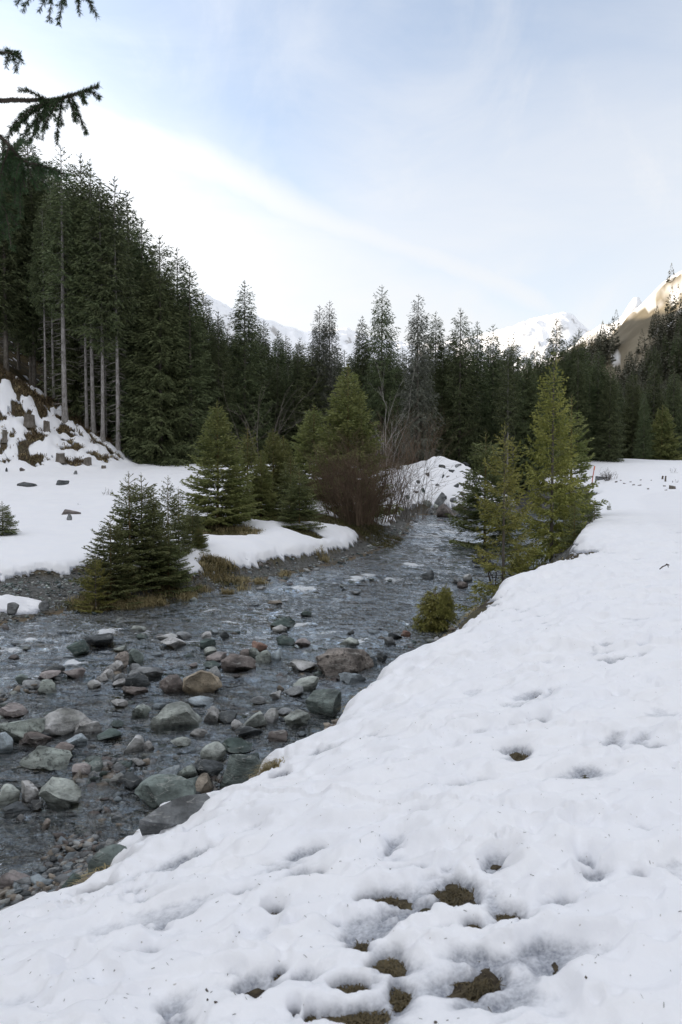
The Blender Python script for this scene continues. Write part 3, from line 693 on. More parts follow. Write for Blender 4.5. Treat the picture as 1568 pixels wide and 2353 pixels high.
def proto_set():
    K = {}
    fk = dict(tsp=.28, kl=.36, kw=.105, ksp=.12, hang=.5)
    K['forest'] = [spruce(s, 24, r, .03, .46, 7, pw, -.55, .28, .34, twig=.36, gaps=.08, leaf=l, bark='bark', tr=.008, **fk) for s, r, l, pw in ((1, 3.9, 'spruce_dark', .66), (2, 3.3, 'spruce_dark', .62), (3, 4.3, 'spruce_warm', .70), (4, 3.0, 'spruce_dark', .60))]
    K['pole'] = [spruce(s, 24, r, cb, .46, 6, .55, -.60, .25, .34, twig=.36, gaps=.12, leaf=l, bark='bark_pale', deadto=cb + .12, **fk, tr=.0075) for s, r, cb, l in ((11, 3.1, .40, 'spruce_warm'), (12, 2.8, .46, 'spruce_dark'), (13, 3.0, .36, 'spruce_dark'))]
    K['tall'] = [spruce(21, 24, 3.0, .40, .46, 5, .62, -.55, .22, .38, twig=.36, gaps=.18, leaf='spruce_dark', bark='bark_pale', deadto=.62, tr=.0095, dead_len=1.7, **fk)]
    lk = dict(tsp=.26, kl=.34, kw=.09, ksp=.12, hang=.75)
    K['lichen'] = [spruce(s, 22, r, cb, .44, 6, .55, -.50, .20, .40, twig=.34, gaps=.16, leaf=l, bark='bark', deadto=.30, dead_len=1.3, tr=.0075, **lk) for s, r, cb, l in ((31, 2.5, .12, 'spruce_grey'), (32, 3.0, .08, 'spruce_grey'), (33, 2.8, .12, 'spruce_dark'))]
    K['high'] = [spruce(s, 24, r, .20, .46, 7, .60, -.55, .28, .34, twig=.36, gaps=.08, leaf='spruce_dark', bark='bark', tr=.009, deadto=.2, **fk) for s, r in ((5, 3.6), (6, 3.2))]
    K['spire'] = [spruce(s, 22, r, .03, .52, 7, .74, -.42, .32, .30, twig=.34, gaps=.06, leaf='spruce_dark', bark='bark', tr=.008, **dict(fk, hang=.4)) for s, r in ((41, 3.5), (42, 4.0))]
    yk = dict(tsp=.075, kl=.125, kw=.050, ksp=.050, hang=.16, tr=.011, limb=.010, tips=.5)
    K['young'] = [spruce(51, 5.5, 1.7, .01, .23, 8, .98, -.12, .75, .16, twig=.44, gaps=.05, leaf='spruce_young', leader=.10, bark='shoot', **yk),
                  spruce(52, 5.5, 2.0, .01, .24, 8, 1.0, -.16, .65, .18, twig=.45, gaps=.06, leaf='spruce_young', leader=.08, bark='shoot', **yk),
                  spruce(53, 5.5, 1.40, .02, .27, 7, 1.0, -.10, .80, .16, twig=.44, gaps=.10, leaf='spruce_young', leader=.13, bark='shoot', **yk)]
    ok = dict(tsp=.08, kl=.120, kw=.048, ksp=.052, tips=.4, bark='bark')
    K['olive'] = [spruce(61, 6, 1.9, .04, .25, 7, .92, -.22, .55, .24, twig=.40, hang=.24, gaps=.20, leaf='spruce_yolive', leader=.13, tr=.013, limb=.012, **ok),
                  spruce(62, 4, 1.5, .10, .25, 7, .85, -.22, .55, .26, twig=.36, hang=.22, gaps=.30, leaf='spruce_yolive', leader=.12, tr=.012, limb=.011, **dict(ok, tsp=.07, kl=.095, kw=.036, ksp=.045))]
    dk = dict(tsp=.060, kl=.090, kw=.034, ksp=.040, tips=.4, bark='shoot', tr=.011, limb=.009)
    K['dusky'] = [spruce(71, 3.5, 1.2, .01, .20, 8, .80, -.10, .60, .16, twig=.46, hang=.12, gaps=.06, leaf='spruce_ydark', leader=.14, **dk),
                  spruce(72, 3.5, 1.0, .01, .22, 7, .86, -.05, .75, .14, twig=.44, hang=.10, gaps=.12, leaf='spruce_ydark', leader=.17, **dk)]
    K['seedling'] = [spruce(81, 1.0, .30, .03, .075, 5, .9, -.05, .7, .15, .4, tsp=.03, kl=.055, kw=.018, ksp=.022, hang=.1, gaps=.1, leaf='spruce_ydark', leader=.3, bark='shoot', tr=.014, limb=.006),
                     spruce(82, 1.0, .45, .03, .065, 6, .6, -.45, .15, .1, .4, tsp=.026, kl=.06, kw=.018, ksp=.020, hang=.9, gaps=.1, leaf='spruce_yolive', leader=.15, bark='shoot', tr=.014, limb=.006)]
    if 0:
        for k, v in K.items(): print(k, [len(p['crown'].polygons) for p in v])
    return K
K = proto_set()
rngT = random.Random(7)
def plant(name, pr, loc, H, wid, label, group=None, cat='tree'):
    """one tree: an Empty at its foot, its trunk, its crown and, where it has them, its bare dead limbs"""
    o = bpy.data.objects.new(name, None); COL.objects.link(o); o.empty_display_size = .3
    s = H / pr['H']; w = s * wid
    o.location = tuple(loc); o.rotation_euler = (0, 0, rngT.uniform(0, 6.28)); o.scale = (w, w, s)
    tag(o, label, cat, group)
    add('trunk', pr['trunk'], o); add('crown', pr['crown'], o)
    if pr['bare']: add('deadwood', pr['bare'], o)['kind'] = 'stuff'
    return o
def foot(X, y):                      # ground under the sight line column X at distance y
    x = (X - CX) / F * y * math.cos(PITCH)
    return np.array([x, y, G1(x, y) - .06])
def top_h(X, Yt, y, p): return A(X, Yt, y)[2] - p[2]

# -- named trees of the wood: frame x, frame y of the top, distance, kind, index, width, label
WOOD = [
 (152, 335, 61, 'tall', 0, 1.0, 'tall spruce with the thickest pale bare trunk at the edge of the slope with stumps'),
 (20, 320, 65, 'high', 0, 1.1, 'dense dark spruce towering over the bare slope with stumps'),
 (78, 300, 68, 'high', 1, 1.1, 'narrow dark spruce behind the bare slope, next to the thick pale trunk'),
 (196, 352, 66, 'forest', 2, .95, 'tall warm green spruce just behind the thick pale trunk'),
 (108, 470, 63, 'pole', 1, .8, 'thin pole-like spruce between the stump slope and the thick pale trunk'),
 (127, 420, 64, 'pole', 0, .8, 'slim grey-trunked spruce hard against the thick pale trunk'),
 (202, 430, 62, 'pole', 1, .9, 'first slim pale pole past the thick pale trunk'),
 (217, 368, 61.5, 'pole', 0, 1.05, 'stout pale pole with dark lichen spots, second past the thick pale trunk'),
 (238, 420, 60.5, 'pole', 2, 1.0, 'bright pale pole near the foot of the slope, third past the thick pale trunk'),
 (272, 405, 60.5, 'pole', 1, .95, 'last pale pole of the bare-trunked row, beside the dense dark trees'),
 (277, 560, 62, 'pole', 2, .55, 'spindly bare pole close beside the last of the pale trunks'),
 (246, 600, 64, 'pole', 0, .5, 'spindly grey pole in the shadow behind the bright pale pole'),
 (300, 440, 66, 'forest', 3, 1.1, 'spire-topped dark spruce behind the last pale pole'),
 (332, 500, 64, 'forest', 0, 1.05, 'broad drooping spruce at the meadow end of the pale trunks'),
 (372, 540, 62, 'forest', 2, 1.15, 'wide dark spruce standing at the far edge of the snowy meadow'),
 (412, 568, 66, 'forest', 1, 1.1, 'dark spruce with a ragged top over the end of the snowy meadow'),
 (440, 612, 63, 'spire', 0, 1.2, 'dark spruce closing the snowy meadow, branches to the ground'),
 (470, 668, 68, 'forest', 2, 1.1, 'shorter dark spruce where the tall wood steps down to the valley'),
 (505, 715, 66, 'forest', 0, 1.0, 'dark bushy spruce between the tall wood and the single pointed spire'),
 (565, 645, 68, 'spire', 1, 1.1, 'pointed spire spruce rising alone above the dip in the treeline'),
 (608, 735, 74, 'forest', 1, 1.0, 'dark spruce in the dip of the treeline beside the pointed spire'),
 (642, 758, 78, 'forest', 3, 1.0, 'low dark spruce in the deepest dip of the treeline'),
 (735, 700, 70, 'lichen', 1, .95, 'grey lichen-hung spruce, one of a close pair of thin spires'),
 (758, 690, 70, 'lichen', 0, .95, 'taller of the close pair of grey lichen-hung spires'),
 (690, 775, 80, 'forest', 2, .9, 'dark spruce below the grey pair of spires'),
 (832, 725, 74, 'forest', 0, .9, 'dark spruce between the grey pair and the tall open spire'),
 (877, 655, 70, 'lichen', 2, 1.1, 'tall open spruce with see-through upper branches above the willow bush'),
 (960, 675, 66, 'lichen', 1, 1.1, 'tall grey spruce with a pale visible trunk behind the leafless birch'),
 (1000, 715, 72, 'forest', 1, 1.0, 'dark pointed spruce beside the tall grey spruce'),
 (1056, 708, 69, 'lichen', 2, 1.25, 'blunt-topped dark spruce with shaggy branches above the rock mound'),
 (1095, 738, 72, 'forest', 0, .9, 'dark spruce with paired tops behind the rock mound'),
 (1130, 745, 74, 'forest', 3, 1.0, 'slender dark spruce in front of the distant snowy peak'),
 (1166, 772, 66, 'pole', 1, .8, 'bare-trunked pale spruce rising behind the sparse olive tree'),
 (1178, 765, 67, 'pole', 2, .75, 'second bare pale trunk, twinned with the one behind the sparse olive tree'),
 (1225, 790, 76, 'forest', 2, .9, 'dark spruce standing just before the big olive tree'),
 (1275, 728, 74, 'spire', 0, 1.05, 'pointed dark spruce rising right behind the big olive tree'),
 (1325, 755, 74, 'forest', 1, 1.15, 'broad dark spruce beyond the big olive tree'),
 (1372, 800, 72, 'spire', 1, 1.2, 'sloping-shouldered dark spruce at the start of the snowy field'),
 (1400, 830, 70, 'forest', 0, 1.0, 'dark spruce above the orange stake, branches to the snow'),
 (1452, 850, 82, 'forest', 2, 1.0, 'warm green spruce at the back of the stump-dotted field'),
 (1500, 835, 84, 'spire', 0, 1.1, 'dark spruce at the back of the field in line with the two upright posts'),
 (1545, 845, 80, 'forest', 1, 1.1, 'dark spruce at the back of the field by the edge of the picture'),
 (1478, 905, 76, 'spire', 1, 1.0, 'smaller conical spruce in front of the wall of trees behind the field'),
 (1520, 930, 77, 'young', 0, 1.3, 'low dark spruce at the back rim of the snowy field'),
]
SIL = np.array([(-400, 200), (-50, 270), (0, 315), (100, 352), (200, 385), (280, 450), (330, 530), (400, 600), (450, 665), (500, 722), (560, 735), (620, 742), (680, 775), (720, 770), (800, 785), (850, 778), (900, 770), (960, 760),
                (1050, 745), (1130, 762), (1180, 800), (1230, 800), (1280, 770), (1330, 775), (1400, 840), (1450, 862), (1568, 855), (1900, 800)], float)
def make_wood():
    for X, Yt, y, k, i, w, lab in WOOD:
        p = foot(X, y); plant('spruce_tree', K[k][i], p, top_h(X, Yt, y, p), w, lab, 'spruces of the wood')
    secs = [(-1e9, 120, 'dark spruce deep in the wood above the slope with stumps'), (120, 300, 'dark spruce in the gloom behind the row of pale bare trunks'), (300, 480, 'dark spruce in the thick of the wood past the end of the snowy meadow'),
            (480, 700, 'dark spruce in the second rank where the treeline dips'), (700, 900, 'dark spruce in the second rank beyond the willow bush'), (900, 1150, 'dark spruce in the second rank beyond the rock mound'),
            (1150, 1380, 'dark spruce in the second rank behind the olive young trees'), (1380, 1e9, 'dark spruce of the rear rank behind the field with cut stumps')]
    rg = random.Random(21)
    for row, (d0, d1, st, drop) in enumerate(((66, 78, 30, 30), (84, 104, 24, 8), (112, 140, 30, 2))):
        X = -60
        while X < 1640:
            X += st * rg.uniform(.7, 1.35)
            d = rg.uniform(d0, d1); 
            if X > 1370: d = max(d, 86) + 6
            x = (X - CX) / F * d
            if d < 90 and 10.0 < x < 15.5: continue
            Yt = np.interp(X, SIL[:, 0], SIL[:, 1]) + rg.uniform(0, 70) + drop * rg.random()
            p = foot(X, d); H = top_h(X, Yt, d, p)
            if H < 5: continue
            k = rg.choice(['forest', 'forest', 'forest', 'spire', 'pole' if X < 330 else 'forest']) if X > 110 else rg.choice(['high', 'pole']); pr = rg.choice(K[k])
            plant('spruce_tree', pr, p, H, rg.uniform(.85, 1.2) * (1.0 if H > 14 else 1.3), next(l for a, b, l in secs if a <= X < b), 'spruces of the wood')
make_wood()

def far_wood():
    """trees on the slopes: the larger ones one by one, the multitude above and behind them as one mass"""
    rg = random.Random(5); npr = np.random.default_rng(5)
    lod = []
    for s in range(4):
        r = np.random.default_rng(400 + s); n = 330
        u = r.random(n) ** 1.35; az = r.uniform(0, 6.283, n); rad = .165 * (1 - u) ** .9 * np.sqrt(r.uniform(.25, 1, n)) * (1 + .25 * np.sin(u * 40))
        P = np.stack([np.cos(az) * rad, np.sin(az) * rad, .03 + .95 * u], 1)
        D = unit(np.stack([np.cos(az), np.sin(az), r.normal(-.35, .25, n) + u * .9], 1))
        V, q = kites(P, D, .085 * (1.25 - u) * r.uniform(.7, 1.2, n), .05 * (1.2 - u) * r.uniform(.7, 1.2, n), r, .4)
        top = np.array([[0, 0, .86], [.012, 0, .9], [0, 0, 1.03], [-.012, .0, .9]]); V = np.concatenate([V, top]); q = np.concatenate([q, [[len(V) - 4, len(V) - 3, len(V) - 2, len(V) - 1]]])
        lod.append((V, q))
    cand = []
    for _ in range(9000):
        X = rg.uniform(1150, 1640); d = 150 * (1100 / 150) ** rg.random(); x = (X - CX) / F * d
        cand.append((x, d))
    for _ in range(2600):
        X = rg.uniform(-200, 560); d = 130 * (500 / 130) ** rg.random(); cand.append(((X - CX) / F * d, d))
    for _ in range(1500):
        X = rg.uniform(-2600, -70); d = 66 * (260 / 66) ** rg.random(); cand.append(((X - CX) / F * d, d))
    C = np.array(cand); g = lie(C[:, 0], C[:, 1])[0]; h = hillx(C[:, 0], C[:, 1])
    den = fbm(C[:, 0] / 60, C[:, 1] / 60, 3, 501)
    line = np.where(C[:, 0] > 0, 92 + 26 * den + .01 * (C[:, 1] - 400), 150)
    ok = (g < line) | ((g < line + 34) & (npr.random(len(C)) < .05))
    glade = (np.abs(C[:, 0] - .354 * C[:, 1] - 4 * np.sin(C[:, 1] / 17)) < 13) & (C[:, 1] > 470) & (C[:, 1] < 600)
    ok &= ~glade
    px = []
    Vs, Qs, n = [], [], 0; singles = []; cell = {}
    for (x, y), z, o in zip(C, g, ok):
        if not o: continue
        key = (int(x // 5.5), int(y // 5.5))
        if key in cell: continue
        cell[key] = 1
        H = rg.uniform(14, 24) * (1 - .35 * max(0, min(1, (z - 90) / 50)))
        if x > 0 and y < 340: H = min(H, .122 * y + 3 - z + rg.uniform(-3, 0))
        if H < 5: continue
        if x > 0 and len(singles) < 60 and z > 30 and y < 420 and rg.random() < .3: singles.append((x, y, z, H)); continue
        V, q = lod[rg.randrange(4)]; a = rg.uniform(0, 6.28); ca, sa = math.cos(a), math.sin(a); w = rg.uniform(.9, 1.25)
        Vs.append(np.stack([(V[:, 0] * ca - V[:, 1] * sa) * H * w + x, (V[:, 0] * sa + V[:, 1] * ca) * H * w + y, V[:, 2] * H + z - .4], 1)); Qs.append(q + n); n += len(V)
        if n > 1500000: break
    me = mesh_np('hillside_woods', np.concatenate(Vs), [np.concatenate(Qs)], [M['spruce_hill']])
    tag(add('hillside_woods', me), 'dense conifer wood covering the valley sides behind the nearer trees', 'woods', kind='stuff')
    for x, y, z, H in singles:
        plant('spruce_tree', K['spire'][0] if H > 18 else K['forest'][1], (x, y, z - .3), H, 1.15, 'distant dark spruce on the shaded lower half of the steep hillside', 'spruces on the hillside')
far_wood()

# -- the young trees by the water: x, top, distance, kind, index, height override, width, label
YOUNG = [
 (500, 922, 27.0, 'young', 0, 1.31, 'bright green young spruce with a tall leader, biggest of the clump by the gravel spit'),
 (545, 1010, 28.5, 'young', 2, 1.25, 'slim young spruce tucked behind the biggest one of the clump'),
 (570, 980, 31, 'young', 2, 1.56, 'young spruce with a bare tan leader between two fuller trees'),
 (600, 1040, 29.5, 'young', 1, 1.25, 'frosted-looking young spruce with feathery branches over the snow tongue'),
 (628, 985, 33, 'young', 0, 1.38, 'young spruce further back whose tip shows against the dark wood'),
 (652, 1000, 34, 'young', 1, 1.25, 'young spruce half hidden behind the feathery one'),
 (688, 1075, 28.3, 'dusky', 0, 1.5, 'low dark young spruce at the water, next to the red-brown willow'),
 (722, 930, 38, 'young', 1, 1.44, 'pale green young spruce just behind the tallest conical one'),
 (800, 838, 36, 'young', 1, 1.25, 'tallest young spruce, broad green cone above the red-brown willow'),
 (772, 980, 38.5, 'young', 0, 1.1, 'green spruce filling in beside the foot of the broad cone'),
 (845, 1000, 37.5, 'young', 2, 1.2, 'half hidden young spruce on the upstream side of the broad cone'),
 (668, 1045, 30.5, 'dusky', 1, 1.75, 'thin young spruce between the feathery tree and the low dark one'),
 (296, 1082, 18.8, 'dusky', 1, 1.3, 'dark young spruce with a tall thin tip, close beside its fork-tipped twin'),
 (325, 1086, 19.3, 'dusky', 0, 1.3, 'dark young spruce with a forked-looking tip, standing close to its twin'),
 (352, 1118, 20.2, 'dusky', 1, 1.0, 'thin young spruce with sparse top whorls in front of the meadow'),
 (386, 1092, 20.8, 'dusky', 1, 1.15, 'young spruce with a long bare leader in the middle of the dark clump'),
 (410, 1118, 21.5, 'dusky', 1, 1.05, 'young spruce with a whisk-like top near the bright green one'),
 (442, 1150, 22.6, 'dusky', 0, 1.2, 'low dense young spruce between the dark clump and the bright green one'),
 (252, 1180, 18.0, 'dusky', 0, 1.35, 'short dark spruce at the meadow side of the clump'),
 (216, 1272, 17.3, 'olive', 1, 1.4, 'small drooping olive spruce at the tip of the gravel bar'),
 (385, 1225, 19.4, 'dusky', 0, 1.6, 'bushy dark spruce at the clump\'s water side above dry grass'),
 (455, 1210, 22.2, 'young', 1, 1.5, 'spreading low spruce whose branches touch the snow tongue'),
 (1270, 798, 21.6, 'olive', 0, .92, 'big olive-green young spruce with a long tan leader, tallest on the near bank'),
 (1312, 905, 24.5, 'young', 2, 1.15, 'young spruce peeping out behind the big olive one'),
 (1160, 968, 16.6, 'olive', 1, 1.0, 'sparse olive spruce with see-through whorls leaning over the water'),
 (1116, 985, 31, 'dusky', 0, 1.15, 'dark green young spruce beyond the sparse olive one, beside the rock mound'),
 (1322, 1150, 19.8, 'dusky', 1, 1.3, 'little dark spruce on the snow rim below the big olive tree'),
]
def make_young():
    for X, Yt, y, k, i, w, lab in YOUNG:
        p = foot(X, y); plant('young_spruce', K[k][i], p, max(.6, top_h(X, Yt, y, p)), w * (.70 if k == 'olive' else .88), lab, 'young spruces along the stream')
    p = E(1003, 1436, .1); plant('young_spruce', K['seedling'][1], (p[0], p[1] + .2, .02), .80, 1.6, 'squat olive spruce bush with hanging shoots at the water\'s edge below the bank', 'young spruces along the stream')
    p = E(1042, 1402, .6); plant('young_spruce', K['seedling'][1], (p[0] - .05, p[1] + .6, .45), .55, .9, 'pale drooping spruce sprig behind the squat bush on the bank edge', 'young spruces along the stream')
    p = E(1366, 1187, 1.8); plant('young_spruce', K['seedling'][0], (p[0], p[1], G1(p[0], p[1]) + .0), 1.25 * p[1] / 38, 1.3, 'knee-high dark seedling on the crest of the snowbank below the orange stake', 'seedlings in the snow')
    p = E(1400, 1169, 1.85); plant('young_spruce', K['seedling'][0], (p[0], p[1], G1(p[0], p[1]) + .0), .62 * p[1] / 38, .9, 'smallest thin seedling on the crest of the snowbank', 'seedlings in the snow')
    p = foot(4, 24); plant('young_spruce', K['dusky'][0], p, 1.25, 1.4, 'dark young spruce cut by the picture edge on the snowy meadow', 'young spruces along the stream')
make_young()
def on_ground(X, Y, lo=12, hi=80, lift=.1, step=.2):
    """first place along the sight line where it reaches the snow"""
    yy = np.arange(lo, hi, step); d = ray(X, Y); P = d[None] * (yy / d[1])[:, None] + np.array([0, 0, EYE])
    hit = lie(P[:, 0], P[:, 1])[0] + lift >= P[:, 2]
    return P[int(np.argmax(hit))] if hit.any() else P[-1]

# ------------------------------------------------------------------ stones
def ico(sub):
    import bmesh
    bm = bmesh.new(); bmesh.ops.create_icosphere(bm, subdivisions=sub, radius=1.0); bm.verts.ensure_lookup_table()
    V = np.array([v.co[:] for v in bm.verts]); Fc = np.array([[v.index for v in f.verts] for f in bm.faces]); bm.free(); return V, Fc
ICO = {s: ico(s) for s in (1, 2, 3, 4)}
def stone_mesh(name, seed, dx, dy, dz, mkey, cuts=9, rough=.05, sub=3, soft=.0):
    rng = np.random.default_rng(seed); V, Fc = ICO[sub]; V = V.copy()
    for _ in range(cuts):
        n = rng.normal(size=3); n[2] *= .8; n /= np.linalg.norm(n); h = rng.uniform(.38, .82)
        e = np.maximum(V @ n - h, 0); V -= e[:, None] * n * (1 - soft)
    d = fbm(V[:, 0] * 1.6 + seed * 3.1, V[:, 1] * 1.6 + V[:, 2] * 1.9, 3, 601) * rough + fbm(V[:, 0] * 5 + V[:, 2] * 4, V[:, 1] * 5 + seed, 2, 611) * rough * .6 + fbm(V[:, 0] * 11 + V[:, 2] * 9, V[:, 1] * 11 - V[:, 2] * 5 + seed, 2, 621) * rough * .25
    V *= (1 + d)[:, None]
    lo, hi = V.min(0), V.max(0); V = (V - (lo + hi) / 2) / (hi - lo) * np.array([dx, dy, dz])
    me = mesh_np(name, V, [Fc], [M['st_' + mkey]], smooth=True)
    return me
def smooth_by_angle(me, ang=38):
    try:
        me.set_sharp_from_angle(angle=R(ang))
    except Exception: pass
STN = []                             # (x, y, radius, short description) of stones already laid
def boulder(name, x0, x1, yt, yb, mkey, label, cuts=9, rough=.05, depth=.85, sunk=.22, rz=None, z=None, sub=3, group='stones of the stream bed', cat='stone', tilt=0.0, seed=None):
    seed = seed if seed is not None else int(x0 * 7 + yb * 13)
    rg = random.Random(seed); zz = 0.0
    if z is None:
        for _ in range(3):
            p = E((x0 + x1) / 2, yb, zz); zz = max(float(zw(p[1])), min(G1(p[0], p[1]), .6))
    else: zz = z; p = E((x0 + x1) / 2, yb, zz)
    dist = np.linalg.norm(p - [0, 0, EYE]); w = (x1 - x0) / F * dist; sa = (EYE - zz) / dist; ca = math.sqrt(1 - sa * sa)
    dy = min(w * depth, max(.5 * w, (yb - yt) / F * dist * 1.6 / max(sa, .12))); h = max(.30 * w, ((yb - yt) / F * dist - dy * sa * .5) / ca)
    H = h / (1 - sunk)
    me = stone_mesh(name, seed, w * 1.02, dy, H, mkey, cuts, rough, sub); smooth_by_angle(me)
    o = add(name, me, loc=(p[0], p[1] + dy * .42, zz - H * sunk + H / 2), rz=rg.uniform(-.25, .25) if rz is None else rz)
    o.rotation_euler = (rg.uniform(-.06, .06), tilt, o.rotation_euler[2])
    tag(o, label, cat, group); STN.append((p[0], p[1] + dy * .42, w * .55, label)); return o

